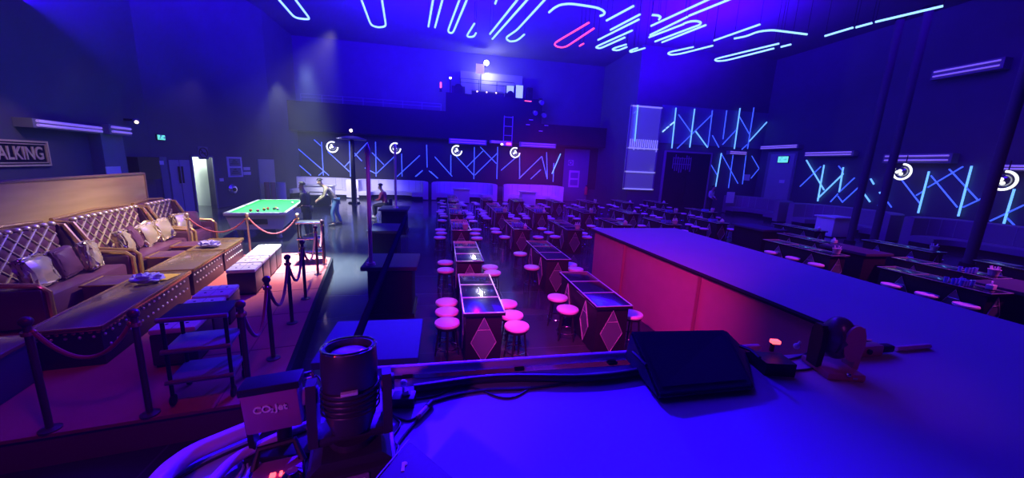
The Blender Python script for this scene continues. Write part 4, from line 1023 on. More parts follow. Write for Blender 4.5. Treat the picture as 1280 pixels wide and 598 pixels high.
# ------------------------------------------------------------------ snooker table
c0, c1, c2, c3 = Vector((-6.31, 12.26, 0)), Vector((-4.72, 12.12, 0)), Vector((-5.55, 16.2, 0)), Vector((-7.12, 16.35, 0))
ax = ((c2+c3)-(c0+c1)).normalized(); rz = math.atan2(-ax.x, ax.y); cen = (c0+c1+c2+c3)/4; cen.z = 0
SL, SW, SH = 4.05, 1.62, .86
g = thing('snooker_table', 'big snooker table with bright green cloth beyond the lounge', 'snooker table', cen, rz)
MB().box(-SW/2+.1, -SL/2+.1, SH-.06, SW/2-.1, SL/2-.1, SH-.04).build('cloth', green_m, g, smooth=False)
mb = MB(); t = .1
mb.box(-SW/2, -SL/2, SH-.09, SW/2, -SL/2+t, SH, .015).box(-SW/2, SL/2-t, SH-.09, SW/2, SL/2, SH, .015).box(-SW/2, -SL/2+t, SH-.09, -SW/2+t, SL/2-t, SH, .015).box(SW/2-t, -SL/2+t, SH-.09, SW/2, SL/2-t, SH, .015)
mb.build('rail', mat('pale rail', (.78, .75, .70), .35), g)
mb = MB(); q = .05
mb.box(-SW/2+t, -SL/2+t, SH-.05, SW/2-t, -SL/2+t+q, SH-.012).box(-SW/2+t, SL/2-t-q, SH-.05, SW/2-t, SL/2-t, SH-.012).box(-SW/2+t, -SL/2+t, SH-.05, -SW/2+t+q, SL/2-t, SH-.012).box(SW/2-t-q, -SL/2+t, SH-.05, SW/2-t, SL/2-t, SH-.012)
mb.build('cushion_rubber', green_m, g, smooth=False)
MB().prism([(-SW/2+.03, SH-.09), (SW/2-.03, SH-.09), (SW/2-.16, SH-.52), (-SW/2+.16, SH-.52)], -SL/2+.06, SL/2-.06, 'y').build('apron', tbody_m, g, smooth=False)
MB().box(-.28, -SL/2+.035, SH-.36, .28, -SL/2+.12, SH-.2, .01).build('ball_return', blk, g)
for x in (-SW/2+.3, SW/2-.3):
    for y in (-SL/2+.35, SL/2-.35): MB().lathe([(.06, 0), (.09, .03), (.07, .1), (.1, .3), (.11, SH-.5), (0, SH-.5)], 14, c=(x, y, 0)).build('leg', mat('white leg', (.7, .68, .66), .4), g)
for x in (-1, 1):
    for y in (-1, 0, 1): MB().cyl((x*(SW/2-.085), y*(SL/2-.085), SH-.03), (x*(SW/2-.085), y*(SL/2-.085), SH+.002), .055, n=14).build('pocket', blk, g)
Rt = Matrix.Rotation(rz, 3, 'Z')
balls = [(-.25, -1.45, (.7, .06, .05), 'red'), (.05, -1.2, (.8, .35, .05), 'orange'), (.12, -1.0, (.7, .06, .05), 'second red'), (.3, -1.05, (.1, .1, .1), 'black'), (.42, -1.15, (.85, .85, .8), 'white'), (-.05, -1.52, (.6, .05, .2), 'crimson'), (.33, -.9, (.75, .5, .1), 'yellow'), (.55, .8, (.85, .85, .8), 'far white')]
for x, y, c, nm in balls:
    o = MB().sph((0, 0, 0), .045, 14).build('snooker_ball', mat('ball '+nm, c, .15), loc=cen+Rt @ Vector((x, y, 0))+Vector((0, 0, SH-.04+.045)))
    tag(o, f"{nm} ball lying on the green snooker cloth", 'ball', 'snooker balls')
# ------------------------------------------------------------------ people
def skin_mesh(name, verts, edges, radii, material, parent, root=0, sub=1):
    me = bpy.data.meshes.new('sk'); me.from_pydata(verts, edges, [])
    o = bpy.data.objects.new('sk', me); C.objects.link(o)
    mod = o.modifiers.new('s', 'SKIN'); mod.use_smooth_shade = True; mod.branch_smoothing = .4
    sv = me.skin_vertices[0].data
    for i, r in enumerate(radii): sv[i].radius = (r, r) if not isinstance(r, tuple) else r; sv[i].use_root = (i == root)
    s = o.modifiers.new('d', 'SUBSURF'); s.levels = s.render_levels = sub
    bpy.context.view_layer.update()
    m2 = bpy.data.meshes.new_from_object(o.evaluated_get(bpy.context.evaluated_depsgraph_get()))
    bpy.data.objects.remove(o)
    m2.name = name; m2.materials.clear(); m2.materials.append(material); m2.polygons.foreach_set('use_smooth', [True]*len(m2.polygons))
    t = bpy.data.objects.new(name, m2); C.objects.link(t)
    if parent is not None: t.parent = parent
    return t
def person(label, loc, rz, J, shirt, trousers, shoes, scale=1., coat=None, hairlen=0):
    """J: joints, facing +Y. body is one skinned surface; hair, eyes and clothes are its parts"""
    g = thing('person', label, 'person', loc, rz); g.scale = (scale,)*3
    V_, E_, R_, ix = [], [], [], {}
    def jn(n, p, r, par=None):
        ix[n] = len(V_); V_.append(Vector(p)); R_.append(r)
        if par is not None: E_.append((ix[par], ix[n]))
    v = {k: Vector(p) for k, p in J.items()}
    jn('pelvis', v['pelvis'], (.13, .10)); jn('waist', v['pelvis'].lerp(v['chest'], .45), (.125, .09), 'pelvis'); jn('chest', v['chest'], (.15, .105), 'waist')
    jn('neckb', v['chest'].lerp(v['neck'], .6), (.075, .07), 'chest'); jn('neck', v['neck'], .055, 'neckb')
    hd = (v['head']-v['neck']).normalized(); hf = v.get('face', Vector((0, 1, 0))).normalized()
    jn('jaw', v['neck']+hd*.07+hf*.035, (.066, .07), 'neck'); jn('brow', v['neck']+hd*.155+hf*.012, (.078, .092), 'jaw'); jn('crown', v['neck']+hd*.225, (.055, .065), 'brow')
    for s in ('l', 'r'):
        sg = -1 if s == 'l' else 1
        jn('sh'+s, v['sh'+s], .062, 'chest'); jn('el'+s, v['el'+s], .042, 'sh'+s); jn('wr'+s, v['wr'+s], .028, 'el'+s)
        hdn = (v['wr'+s]-v['el'+s]).normalized(); sd = hdn.cross(Vector((0, 0, 1)) if abs(hdn.z) < .8 else Vector((0, 1, 0))).normalized()
        jn('pm'+s, v['wr'+s]+hdn*.055, .03, 'wr'+s)
        up = sd.cross(hdn)
        for k, (o_, ln) in enumerate(((-.030, .060), (-.011, .075), (.010, .080), (.029, .070))):
            b0 = v['wr'+s]+hdn*.085+sd*o_
            jn(f'f{k}{s}', b0, .010, 'pm'+s); jn(f'g{k}{s}', b0+hdn*ln*.55-up*.012, .009, f'f{k}{s}'); jn(f'h{k}{s}', b0+hdn*ln*.95-up*.034, .008, f'g{k}{s}')
        jn('t0'+s, v['wr'+s]+hdn*.035+sd*.038*-sg, .012, 'pm'+s); jn('t1'+s, v['wr'+s]+hdn*.085+sd*.06*-sg, .009, 't0'+s)
        jn('hp'+s, v['hp'+s], .095, 'pelvis'); jn('kn'+s, v['kn'+s], .058, 'hp'+s); jn('an'+s, v['an'+s], .038, 'kn'+s); jn('to'+s, v['to'+s], .034, 'an'+s)
    body = skin_mesh('body', [tuple(p) for p in V_], E_, R_, skin_m, g)
    # clothes: thicker skins over the same joints
    def chain(names, radii, nm, m_, sub=1, root=0, tw=None):
        idx = {}; vv, ee, rr = [], [], []
        for path, rad in zip(names, radii):
            prev = None
            for n, r in zip(path, rad):
                if n not in idx:
                    idx[n] = len(vv); vv.append(tuple(V_[ix[n]] if n in ix else v[n])); rr.append(r)
                if prev is not None: ee.append((idx[prev], idx[n]))
                prev = n
        return skin_mesh(nm, vv, ee, rr, m_, g, root, sub)
    for s in ('l', 'r'):
        v['cuff'+s] = v['el'+s].lerp(v['wr'+s], .92); v['hem'+s] = v['kn'+s].lerp(v['an'+s], .96)
    chain([['pelvis', 'waist', 'chest', 'neckb'], ['chest', 'shl', 'ell', 'cuffl'], ['chest', 'shr', 'elr', 'cuffr']], [[(.155, .125), (.15, .115), (.172, .125), .07], [.0, .078, .058, .044], [.0, .078, .058, .044]], 'jacket', shirt)
    chain([['pelvis', 'hpl', 'knl', 'heml'], ['pelvis', 'hpr', 'knr', 'hemr']], [[(.14, .115), .11, .076, .058], [.0, .11, .076, .058]], 'trousers', trousers)
    for s in ('l', 'r'):
        a, t = v['an'+s], v['to'+s]; a2 = Vector((a.x, a.y, a.z)); back = a2-(t-a2).normalized()*.05; back.z = t.z
        skin_mesh('shoe', [tuple(back), tuple(a2.lerp(t, .5)-Vector((0, 0, .01))), tuple(t+(t-a2).normalized()*.05)], [(0, 1), (1, 2)], [.045, .05, .036], shoes, g)
    top = v['neck']+hd*.18-hf*.012
    hm = MB(); M = Matrix.Translation(top) @ Vector((0, 0, 1)).rotation_difference(hd).to_matrix().to_4x4()
    hm.sph((0, 0, 0), .1, 18, (.95, 1.08, .95))
    bmesh.ops.delete(hm.b, geom=[q for q in hm.b.verts if q.co.z < -.045 or (q.co.y > .035 and q.co.z < .04)], context='VERTS')
    bmesh.ops.transform(hm.b, matrix=M @ Matrix.Translation((0, 0, .012)), verts=hm.b.verts)
    hm.build('hair', hair_m, g)
    side = hf.cross(hd).normalized()
    fc = v['neck']+hd*.125+hf*.105
    MB().sph(fc-hd*.012, .018, 10, (.8, .9, 1.2)).build('nose', skin_m, g)
    for sg in (-1, 1):
        MB().sph(fc+hd*.028+side*.034*sg-hf*.018, .013, 8).build('eye', mat('eye', (.7, .7, .7), .2), g)
        MB().sph(v['neck']+hd*.125+side*.083*sg, .025, 10, (.6, .8, 1.2)).build('ear', skin_m, g)
    MB().tube([fc-hd*.05+side*.025-hf*.012, fc-hd*.053-hf*.002, fc-hd*.05-side*.025-hf*.012], .007, 6).build('mouth', mat('lips', (.35, .14, .12), .5), g)
    return g
lean = dict(pelvis=(0, -.12, .95), chest=(0, .16, 1.33), neck=(0, .30, 1.47), head=(0, .42, 1.68), face=(0, 1, -.25), shl=(-.19, .19, 1.37), shr=(.19, .19, 1.37), ell=(-.25, .24, 1.10), elr=(.24, .28, 1.10),
            wrl=(-.17, .44, .95), wrr=(.16, .46, .97), hpl=(-.09, -.12, .92), hpr=(.09, -.12, .92), knl=(-.12, .03, .50), knr=(.12, -.12, .49), anl=(-.13, -.03, .09), anr=(.13, -.26, .09), tol=(-.15, .12, .04), tor=(.15, -.11, .04))
stand = dict(pelvis=(0, 0, .96), chest=(0, .05, 1.33), neck=(0, .09, 1.52), head=(0, .13, 1.72), face=(0, 1, -.3), shl=(-.19, .05, 1.43), shr=(.19, .05, 1.43), ell=(-.25, .02, 1.14), elr=(.25, .02, 1.14),
             wrl=(-.2, .22, 1.0), wrr=(.2, .22, 1.0), hpl=(-.09, 0, .93), hpr=(.09, 0, .93), knl=(-.10, .03, .50), knr=(.10, .0, .50), anl=(-.11, -.02, .09), anr=(.11, -.05, .09), tol=(-.13, .13, .04), tor=(.13, .10, .04))
sit = dict(pelvis=(0, -.05, .58), chest=(0, .04, .98), neck=(0, .10, 1.17), head=(0, .17, 1.37), face=(0, 1, -.35), shl=(-.19, .05, 1.07), shr=(.19, .05, 1.07), ell=(-.25, .10, .80), elr=(.25, .10, .80),
           wrl=(-.10, .32, .76), wrr=(.10, .32, .76), hpl=(-.1, -.03, .56), hpr=(.1, -.03, .56), knl=(-.14, .40, .54), knr=(.14, .40, .54), anl=(-.14, .36, .09), anr=(.16, .44, .09), tol=(-.15, .52, .04), tor=(.18, .60, .04))
jeans = mat('blue jeans', (.10, .22, .42), .8, bump=(60, .3)); plaid = mat('pale checked jacket', (.36, .30, .20), .75, noise=(16, .9), bump=(30, .3))
darkc = mat('dark cloth', (.03, .028, .035), .8, bump=(50, .2)); redc = mat('dull red shirt', (.42, .06, .10), .7, bump=(40, .2)); whitec = mat('white shirt', (.75, .75, .8), .7)
shoe_m = mat('dark shoes', (.05, .05, .06), .5); pales = mat('pale shoes', (.6, .6, .62), .5)
person('person in a pale checked jacket and jeans leaning forward beside the snooker table', (-4.15, 15.2, 0), PI/2+.25, lean, plaid, jeans, shoe_m, 1.05)
person('person in dark clothes with dark hair standing at the right end of the snooker table', (-4.30, 12.9, 0), PI/2-.1, stand, darkc, darkc, shoe_m, 1.0)
person('seated person in a red top and dark jacket beyond the podiums', (-2.55, 17.3, 0), PI/2-.2, sit, redc, darkc, pales, 1.08)
tag(MB().box(-.035, -.008, -.07, .035, .008, .07, .006).build('phone', blk, loc=(-3.0, 17.2, .88)), 'dark phone held in the hands of the seated person', 'phone')
person('person in a white top standing far back beside the black portal doors', (at(889, 240, Y=21.9).x, 21.9, 0), PI+.4, stand, whitec, darkc, shoe_m, 1.05)
def chair(x, y, rz, label):
    g = thing('cafe_chair', label, 'chair', (x, y, 0), rz)
    MB().box(-.22, -.22, .42, .22, .22, .47, .02).build('seat', blk, g); MB().box(-.21, -.25, .55, .21, -.21, .9, .02).build('backrest', blk, g)
    for sx in (-.19, .19):
        for sy in (-.19, .19): MB().cyl((sx, sy, 0), (sx*.95, sy*.95, .43), .014, n=8).build('leg', chrome, g)
        MB().cyl((sx, -.21, .43), (sx, -.24, .9), .014, n=8).build('back_post', chrome, g)
chair(-2.5, 17.28, PI/2-.2, 'small dark chair under the seated person in red')
# things at the back left
g = thing('gear_bag', 'dark bulky bag at the foot of the far left booth', 'bag', (-6.6, 21.6, 0))
MB().box(-.6, -.3, .0, .6, .3, .55, .14).build('body', blkm, g); MB().tube([(-.4, -.3, .55), (-.3, -.36, .75), (.3, -.36, .75), (.4, -.3, .55)], .025, 6).build('handle', blk, g)
for k, (px, c, lb) in enumerate(((335, (.6, .12, .12), 'red upright roll standing at the left end of the booths'), (342.5, (.65, .3, .2), 'orange upright roll next to the red one'), (352.5, (.7, .68, .62), 'pale upright board right of the coloured rolls'))):
    P = at(px, 250, z=0)*.95; tag(MB().cyl((P.x, P.y, 0), (P.x, P.y, 1.1), .13 if k < 2 else .24, n=14).build('upright_roll', mat(f'roll {k}', c, .6)), lb, 'roll')
goldpost.put(at(446, 257, z=0), 0, 'brass rope stanchion on the open floor before the second booth', 'rope stanchions')
goldpost.put(at(376.5, 258, z=0), 0, 'brass rope stanchion on the open floor left of the leaning person', 'rope stanchions')
# ------------------------------------------------------------------ stage equipment
def moving_head(x, y, z, rz, label, s=1., m=blk, tilt=.12, lensm=None):
    g = thing('moving_head_light', label, 'stage light', (x, y, z), rz); g.scale = (s,)*3
    MB().box(-.17, -.15, .015, .17, .15, .13, .03).prism([(-.15, .13), (.15, .13), (.11, .17), (-.11, .17)], -.12, .12, 'y').build('base', m, g)
    p = MB().box(-.06, -.156, .05, .06, -.148, .115, .003).build('display', mat('dim display', (.30, .22, .38), .3), g)
    MB().box(-.02, -.16, .06, .0, -.155, .085).box(.02, -.16, .065, .045, -.155, .1).build('display_marks', paper_m, p)
    for sx in (-.13, .13):
        for sy in (-.11, .11): MB().cyl((sx, sy, 0), (sx, sy, .02), .022, n=12).build('foot', blkm, g)
    MB().cyl((0, 0, .165), (0, 0, .2), .09, n=20).box(-.155, -.055, .19, .155, .055, .235, .02).build('yoke_bridge', m, g)
    for sx in (-1, 1):
        a = MB(); a.prism([(-.06, .2), (.06, .2), (.05, .40), (.03, .455), (-.03, .455), (-.05, .40)], sx*.122, sx*.158, 'x')
        ar = a.build('yoke_arm', m, g)
        MB().cyl((sx*.118, 0, .40), (sx*.17, 0, .40), .034, n=16).build('pivot_cap', mat('violet plastic', (.30, .14, .32), .4), ar)
    T = Matrix.Translation((0, 0, .39)) @ Matrix.Rotation(-tilt, 4, 'X')
    MB().lathe([(0, -.16), (.075, -.155), (.095, -.10), (.105, .0), (.108, .12), (.105, .175), (.1, .19), (.088, .19), (.085, .15), (0, .148)], 28, M=T).build('head', m, g)
    ring = [T @ Vector((.102*math.cos(2*PI*k/28), .102*math.sin(2*PI*k/28), .19)) for k in range(28)]
    MB().tube(ring, .006, 6, True).build('lens_ring', chrome, g)
    MB().lathe([(.084, .15), (.07, .166), (.04, .176), (0, .18)], 24, M=T).build('lens', lensm or mat('violet lens', (.55, .25, .5), .08, coat=1.), g)
    mb = MB()
    for k in range(5):
        rg = [T @ Vector(((.098+.012)*math.cos(2*PI*j/28), (.098+.012)*math.sin(2*PI*j/28), -.06+k*.022)) for j in range(28)]
        mb.tube(rg, .004, 5, True)
    mb.build('cooling_fins', m, g)
    MB().box(-.03, -.118, .44, .03, -.10, .452, .002).build('name_strip', paper_m, g)
    return g
B0 = at(443, 590, z=ZS)
moving_head(B0.x, B0.y, ZS, .2, 'large moving head stage light in the foreground left of the middle', .98, mat('moving head plastic', (.045, .04, .055), .4))
# smoke jet
g = thing('smoke_jet', 'magenta lit CO2 jet box on the left corner of the stage', 'effect machine', (0, 0, 0))
p = at(339, 513, Y=1.5); c = Vector((p.x, 1.5, p.z)); w, h = .104, .10
Mx = Matrix.Translation(c) @ Matrix.Rotation(.12, 4, 'Z') @ Matrix.Rotation(-.06, 4, 'Y')
co2 = mat('magenta lit box colour', (.34, .10, .27), .45, noise=(6, .1))  # magenta light on the box is put into its base colour
MB().box(-w, 0, -h, w, .09, h, .012, M=Mx).build('housing', co2, g)
MB().box(-w-.004, -.004, h-.022, w+.01, .10, h+.012, .006, M=Mx).build('top_lid', blk, g)
t = text_mesh('CO', .042, .003, paper_m, 'lettering', g, Mx @ Matrix.Translation((-.062, -.004, .01)) @ Matrix.Rotation(PI/2, 4, 'X'))
t2 = text_mesh('2', .026, .003, paper_m, 'lettering', g, Mx @ Matrix.Translation((-.001, -.004, .0)) @ Matrix.Rotation(PI/2, 4, 'X'))
t3 = text_mesh('Jet', .042, .003, paper_m, 'lettering', g, Mx @ Matrix.Translation((.016, -.004, .01)) @ Matrix.Rotation(PI/2, 4, 'X'))
for sx in (-w-.012, w+.012): MB().box(sx-.012, .06, -h-.12, sx+.012, .12, .03, .004, M=Mx).build('bracket', blk, g)
MB().box(-w-.03, .02, -.0, w+.03, .2, .03, .008, M=Matrix.Translation((c.x, 1.5, ZS))).build('foot_plate', blk, g)
MB().cyl((c.x, 1.6, ZS+.02), (c.x, 1.6, c.z-h+.02), .03, n=14).build('stem', blk, g)
MB().cyl(Mx @ Vector((w+.005, .1, .07)), Mx @ Vector((w+.04, .1, .075)), .02, n=14).build('hose_nozzle', chrome, g)
for k in range(2): MB().cyl(Mx @ Vector((w, .05, .02-.03*k)), Mx @ Vector((w+.02, .05, .02-.03*k)), .01, n=12).build('socket', chrome, g)
# controller with red led in front of it
q = at(347, 590, z=ZS+.1)
g = thing('control_unit', 'small reddish control unit with a glowing red light below the CO2 box', 'control unit', (q.x, q.y, ZS), .2)
MB().box(-.085, -.1, .012, .085, .06, .11, .012).build('housing', mat('wine red paint', (.40, .10, .25), .4), g)
MB().box(-.02, -.04, .108, .0, -.02, .118, .003).box(.012, -.04, .108, .022, -.02, .118, .002).build('red_light', redled, g)
MB().box(-.06, -.08, .109, .05, -.075, .112).box(-.04, -.092, .109, .06, -.088, .112).build('printed_line', paper_m, g)
MB().lathe([(0, 0), (.035, 0), (.035, .02), (.02, .035), (0, .036)], 18, c=(.06, -.06, .105)).build('knob', chrome, g)
MB().tube([(-.085, .03, .1), (-.07, .07, .16), (.05, .08, .165), (.085, .03, .1)], .014, 8).build('handle', blk, g)
for sx in (-.06, .06): MB().cyl((sx, -.05, 0), (sx, -.05, .014), .014, n=10).cyl((sx, .03, 0), (sx, .03, .014), .014, n=10).build('foot', blkm, g)
# flight case corner at the bottom edge
P, A_, B_ = at(512, 550, z=ZS+.2), at(468, 602, z=ZS+.2), at(574, 602, z=ZS+.2)
g = thing('floor_speaker', 'black floor speaker whose corner rises into the bottom edge of the picture', 'speaker')
poly = [(P.x, P.y), (P.x+(A_.x-P.x)*2, P.y+(A_.y-P.y)*2), (P.x+(A_.x-P.x)*2+(B_.x-P.x)*2, P.y+(A_.y-P.y)*2+(B_.y-P.y)*2), (P.x+(B_.x-P.x)*2, P.y+(B_.y-P.y)*2)]
mb = MB(); mb.prism(poly, ZS, ZS+.2); bmesh.ops.bevel(mb.b, geom=mb.b.edges[:], offset=.008, segments=2, affect='EDGES'); mb.build('cabinet', mat('cabinet paint', (.05, .045, .06), .6, bump=(90, .3)), g)
MB().tube([Vector((*poly[0], ZS+.203)), Vector((*poly[1], ZS+.203))], .003, 6).build('edge_strip', silver, g)
lg = at(504, 584, z=ZS+.2)
MB().box(lg.x-.006, lg.y-.02, ZS+.199, lg.x+.006, lg.y+.02, ZS+.203, .001).sph((lg.x+.004, lg.y+.012, ZS+.202), .011, 10, (1, 1, .3)).build('logo_mark', paper_m, g)
# power box by the moving head
q = at(505, 506, z=ZS)
g = thing('power_box', 'small black power box with pale connector right of the moving head', 'power box', (q.x, q.y, ZS), -.1)
MB().box(-.06, -.04, 0, .06, .04, .06, .008).build('housing', blk, g); MB().cyl((0, 0, .06), (.03, 0, .075), .014, n=12).build('plug', rail_m, g)
MB().cyl((-.005, .02, .06), (-.005, .02, .10), .008, n=10).sph((-.005, .02, .115), .02, 14).build('knob', paper_m, g)
# inline connector
a, b = at(524, 520, z=ZS+.02), at(540, 503, z=ZS+.02)
g = thing('cable_connector', 'pinkish white inline cable connector lying right of the power box', 'connector', (0, 0, 0))
MB().cyl(a, a.lerp(b, .6), .014, n=14).build('plug', mat('pale plug', (.85, .6, .65), .4), g); MB().cyl(a.lerp(b, .6), b, .017, n=14).build('collar', blk, g)
MB().cyl(a+(a-b)*.15, a, .011, .014, 12).build('boot', mat('orange plug', (.9, .4, .15), .4), g)
# cables
def cable(px, r, label, h=0., m=cable_m, group='loose black cables on the stage'):
    pts = [at(x, y, z=ZS+r+h+(q if isinstance(q, float) else 0)) for x, y, q in [(c+(0,))[:3] for c in px]]
    # smooth through the survey points
    out = []
    for i in range(len(pts)-1):
        p0, p1, p2, p3 = pts[max(i-1, 0)], pts[i], pts[i+1], pts[min(i+2, len(pts)-1)]
        for k in range(6):
            t = k/6; out.append(.5*((2*p1)+(p2-p0)*t+(2*p0-5*p1+4*p2-p3)*t*t+(3*p1-p0-3*p2+p3)*t**3))
    out.append(pts[-1])
    tag(MB().tube(out, r, 8).build('stage_cable', m), label, 'cable', group)
cable([(541, 502), (570, 494), (610, 488), (660, 486), (720, 478), (775, 470)], .008, 'black cable running from the inline connector along the stage edge to the wedge')
cable([(527, 520), (505, 545), (488, 570), (470, 590), (455, 620)], .007, 'black cable curving down from the inline connector past the floor speaker')
cable([(495, 500), (488, 515), (500, 530), (490, 548), (498, 560), (486, 585)], .006, 'black cable wriggling down the right side of the moving head')
cable([(512, 500), (530, 498), (548, 494), (575, 484), (600, 488), (625, 497), (645, 496), (665, 484)], .005, 'thin black cable looping on the deck right of the power box')
cable([(490, 520), (510, 526), (525, 518), (530, 508)], .005, 'short black cable sagging under the power box')
cable([(372, 500), (380, 520), (372, 545), (384, 565), (376, 590), (385, 620)], .007, 'black cable hanging down between CO2 box and moving head')
cable([(366, 520), (378, 528), (392, 515), (400, 500)], .005, 'thin cable linking the CO2 box towards the stage corner')
cable([(300, 620), (318, 590), (310, 570), (328, 552), (350, 545), (372, 552), (395, 545)], .008, 'black cable winding under the CO2 box')
cable([(288, 615), (304, 585), (300, 572), (312, 560), (318, 575), (306, 600)], .006, 'pale violet looped cable left of the control unit', m=mat('violet cable', (.45, .4, .6), .4))
cable([(294, 625), (310, 590), (307, 566), (320, 552), (326, 570), (318, 610)], .005, 'second pale violet looped cable nearer the control unit', m=mat('violet cable', (.45, .4, .6), .4))
cable([(220, 600), (260, 578), (300, 560), (330, 548)], .006, 'straight dark cable running along the curved corner pipe')
cable([(362, 560), (380, 570), (398, 560), (410, 570)], .006, 'short dark cable between control unit and moving head')
cable([(385, 480), (395, 470), (402, 480), (398, 500), (388, 520), (392, 540)], .006, 'dark cable looping by the left side of the moving head')
# stage light at the foot of the catwalk, small lamp beside it
g = thing('stage_light', 'reddish stage light standing upright at the foot of the catwalk', 'stage light', (2.66, 1.88, ZS), -.25)
lm = mat('red brown housing', (.42, .15, .20), .35)
MB().box(-.12, -.14, 0, .12, .12, .05, .015).build('base', lm, g)
b_ = MB(); b_.sph((0, .0, .245), 1, 24, (.098, .10, .15)); b_.cyl((-.05, 0, .245), (.05, 0, .245), .108, .108, 24); b_.build('head', mat('dark violet housing', (.07, .045, .09), .3), g)
MB().lathe([(.05, 0), (.1, 0), (.105, .02), (.05, .025)], 24, M=Matrix.Translation((.03, -.085, .25)) @ Matrix.Rotation(PI/2, 4, 'X') @ Matrix.Diagonal((.62, 1.2, 1, 1))).build('front_ring', lm, g)
for sx in (-.12, .12): MB().prism([(-.045, .04), (.045, .04), (.055, .2), (.05, .29), (.03, .335), (-.03, .335), (-.05, .29), (-.055, .2)], sx-.018, sx+.018, 'x').build('yoke_arm', lm if sx > 0 else blk, g)
MB().sph((.0, -.145, .05), .014, 10).box(.03, -.146, .02, .06, -.138, .035).build('connector', chrome, g)
MB().box(.09, -.1, .28, .13, -.095, .29).build('name_strip', paper_m, g)
g = thing('lamp_bar', 'red brown bar reaching from the upright stage light along the stage edge', 'bar', (0, 0, 0))
MB().box(2.8, 2.0, ZS, 3.3, 2.08, ZS+.09, .02).build('housing', lm, g); MB().box(3.3, 2.01, ZS+.02, 3.42, 2.07, ZS+.075, .015).build('end_cap', blk, g)
for x in (2.9, 3.15): MB().cyl((x, 1.985, ZS+.05), (x, 2.0, ZS+.05), .02, n=12).build('knob', blk, g)
g = thing('floor_lamp_unit', 'small black stage unit with a glowing red light right of the wedge monitor', 'stage unit', (2.24, 1.97, ZS), -.2)
MB().prism([(-.12, 0), (.1, 0), (.1, .05), (.04, .09), (-.12, .09)], -.1, .1, 'x').build('housing', blk, g)
MB().box(-.07, -.1, .055, .07, -.02, .075, .003, M=Matrix.Rotation(.0, 4, 'X')).build('lens', chrome, g)
MB().box(.04, .05, .09, .06, .07, .16).build('post', blk, g); MB().box(.03, .03, .155, .085, .07, .18, .004).build('red_light', redled, g)
MB().cyl((.12, -.02, .03), (.16, -.04, .03), .02, n=12).build('plug', mat('blue plug', (.15, .2, .7), .4), g)
tag(MB().sph((0, 0, .02), .022, 12, (1, 1, 1.1)).cyl((0, 0, .02), (.04, .01, .05), .01, n=8).build('adapter', paper_m, loc=at(995, 436, z=ZS)), 'small white adapter between the red lit unit and the upright stage light', 'adapter')
cable([(985, 450), (1000, 446), (1015, 440), (1030, 445), (1045, 455)], .007, 'black cable between the red lit unit and the upright stage light')
cable([(945, 446), (965, 452), (985, 462), (1010, 462), (1035, 455)], .007, 'black cable lying in front of the red lit unit')
# ------------------------------------------------------------------ light
BL = (.03, .0, 1.)
w = bpy.data.worlds.new('world'); scene.world = w; w.use_nodes = True
nt = w.node_tree; bg = nt.nodes['Background']; bg.inputs[0].default_value = (0, 0, 0, 1); bg.inputs[1].default_value = 0
vs = nt.nodes.new('ShaderNodeVolumeScatter'); vs.inputs['Density'].default_value = .0026; vs.inputs['Color'].default_value = (.9, .9, 1, 1); vs.inputs['Anisotropy'].default_value = .0
nt.links.new(vs.outputs[0], nt.nodes['World Output'].inputs['Volume'])
light('stage_wash', 'SPOT', (.9, 12.4, 7.0), (-.7, 1.2, 1.3), (.02, .0, 1), 36000, .1, math.radians(30), 1)
light('hall_wash', 'AREA', (-1, 9, 9.9), (-1, 9, 0), (.035, .0, 1), 620, 6)
light('hall_wash', 'AREA', (8, 16, 9.9), (8, 16, 0), (.04, .0, 1), 1900, 8)
light('right_wash', 'AREA', (16, 10, 9.9), (17, 10, 0), (.05, .0, 1), 480, 5)
light('added_uplight', 'AREA', (0, 16, 6.6), (.8, 19.5, 12), (.02, .0, 1), 8500, 7)  # added upward lights without fixtures, brighten ceiling and upper back wall
light('added_uplight', 'AREA', (-8, 10, 7.0), (-8, 12, 12), (.03, .0, 1), 6000, 5)
light('added_uplight', 'AREA', (12, 17, 7.6), (12, 18, 12), (.04, .0, 1), 3000, 4)
light('catwalk_wash', 'SPOT', (3.5, 9, 8), (4.6, 4.2, 1.3), (.05, .0, 1), 900, .25, math.radians(55), .8)
light('magenta_front', 'SPOT', (.5, 2.3, 2.8), (2.5, 6.4, .4), (1, .03, .50), 800, .15, math.radians(84), .8)
light('red_side', 'SPOT', (-1.5, 2.0, 3.6), (-3.2, 3.6, .3), (1, .02, .25), 36, .2, math.radians(70), .8)
light('purple_lounge', 'SPOT', (-2.5, 3.0, 5), (-5.6, 6, .8), (.40, .05, .9), 90, .2, math.radians(70), .8)
light('lounge_white', 'SPOT', (-2.4, 9.6, 5.4), (-4.4, 8.4, .4), (1, .78, .46), 2900, .1, math.radians(64), .95)
light('partition_lamp', 'SPOT', (-5.2, 9.6, 4.2), (-6.4, 9.6, 1.6), (1, .62, .22), 260, .1, math.radians(90), .8)
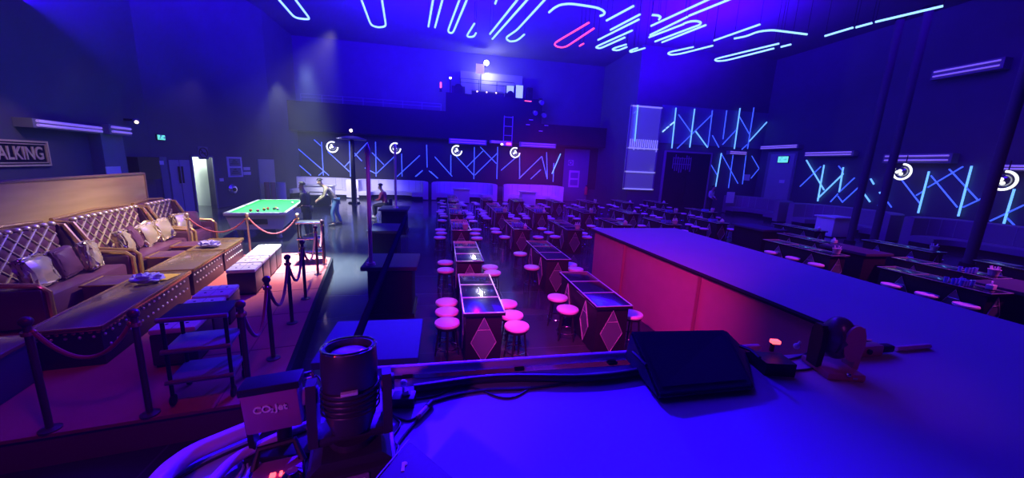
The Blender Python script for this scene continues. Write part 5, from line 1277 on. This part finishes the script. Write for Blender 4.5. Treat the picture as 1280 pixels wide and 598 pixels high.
light('pool_white', 'SPOT', (-5.2, 13.6, 4.9), (-5.0, 14.6, .5), (.9, 1, .82), 2100, .1, math.radians(86), .7)
light('floor_white', 'SPOT', (-2.95, 9.4, 4.7), (-2.9, 8.9, 0), (.62, .85, 1), 8000, .15, math.radians(46), .95)
light('back_violet', 'SPOT', (6.8, 22.5, 4.0), (7.2, 27, .6), (.75, .05, .95), 380, .3, math.radians(95), .9)
light('back_white', 'SPOT', (-5.8, 22.0, 3.6), (-6, 27, .2), (.8, .76, .88), 1700, .3, math.radians(74), .9)
light('magenta_right', 'SPOT', (13, 2.5, 6), (10.2, 6.6, .6), (1, .08, .8), 1500, .2, math.radians(52), .8)
light('magenta_pole', 'SPOT', (.3, 2.3, 3.3), (-1.19, 6.15, 2.1), (.7, .12, 1), 150, .1, math.radians(16), .9)
light('magenta_back', 'SPOT', (-2.2, -1.6, 3.4), (-.62, 1.6, 1.5), (.85, .08, 1), 160, .1, math.radians(30), .8)
light('pink_foot', 'SPOT', (1.9, .0, 3.3), (3.0, 2.0, 1.4), (.9, .08, 1), 18, .1, math.radians(34), .8)
light('sign_lamp', 'SPOT', (-7.6, 10.2, 4.6), (-9.9, 11.2, 2.35), (1, .72, .45), 110, .1, math.radians(50), .8)
light('corridor_lamp', 'POINT', (*wd(wlen*.45, 1.3), 2.2), None, (.85, 1, .9), 120, .15)
light('follow_spot_beam', 'SPOT', (3.1, 26.2, 9.3), (.8, 7.0, .7), (1, 1, .95), 900, .18, math.radians(14), .9)
light('booth_lamp', 'POINT', (3.1, 26.9, 8.9), None, (.85, .85, 1), 160, .15)
# ------------------------------------------------------------------ view
scene.view_settings.view_transform = 'Standard'
scene.view_settings.look = 'None'
scene.view_settings.exposure = 0; scene.view_settings.gamma = 1; scene.view_settings.use_curve_mapping = False
cy = scene.cycles
cy.use_denoising = True; cy.max_bounces = 5; cy.diffuse_bounces = 3; cy.glossy_bounces = 3; cy.volume_bounces = 0; cy.transmission_bounces = 2
cy.sample_clamp_indirect = 3; cy.caustics_reflective = False; cy.caustics_refractive = False
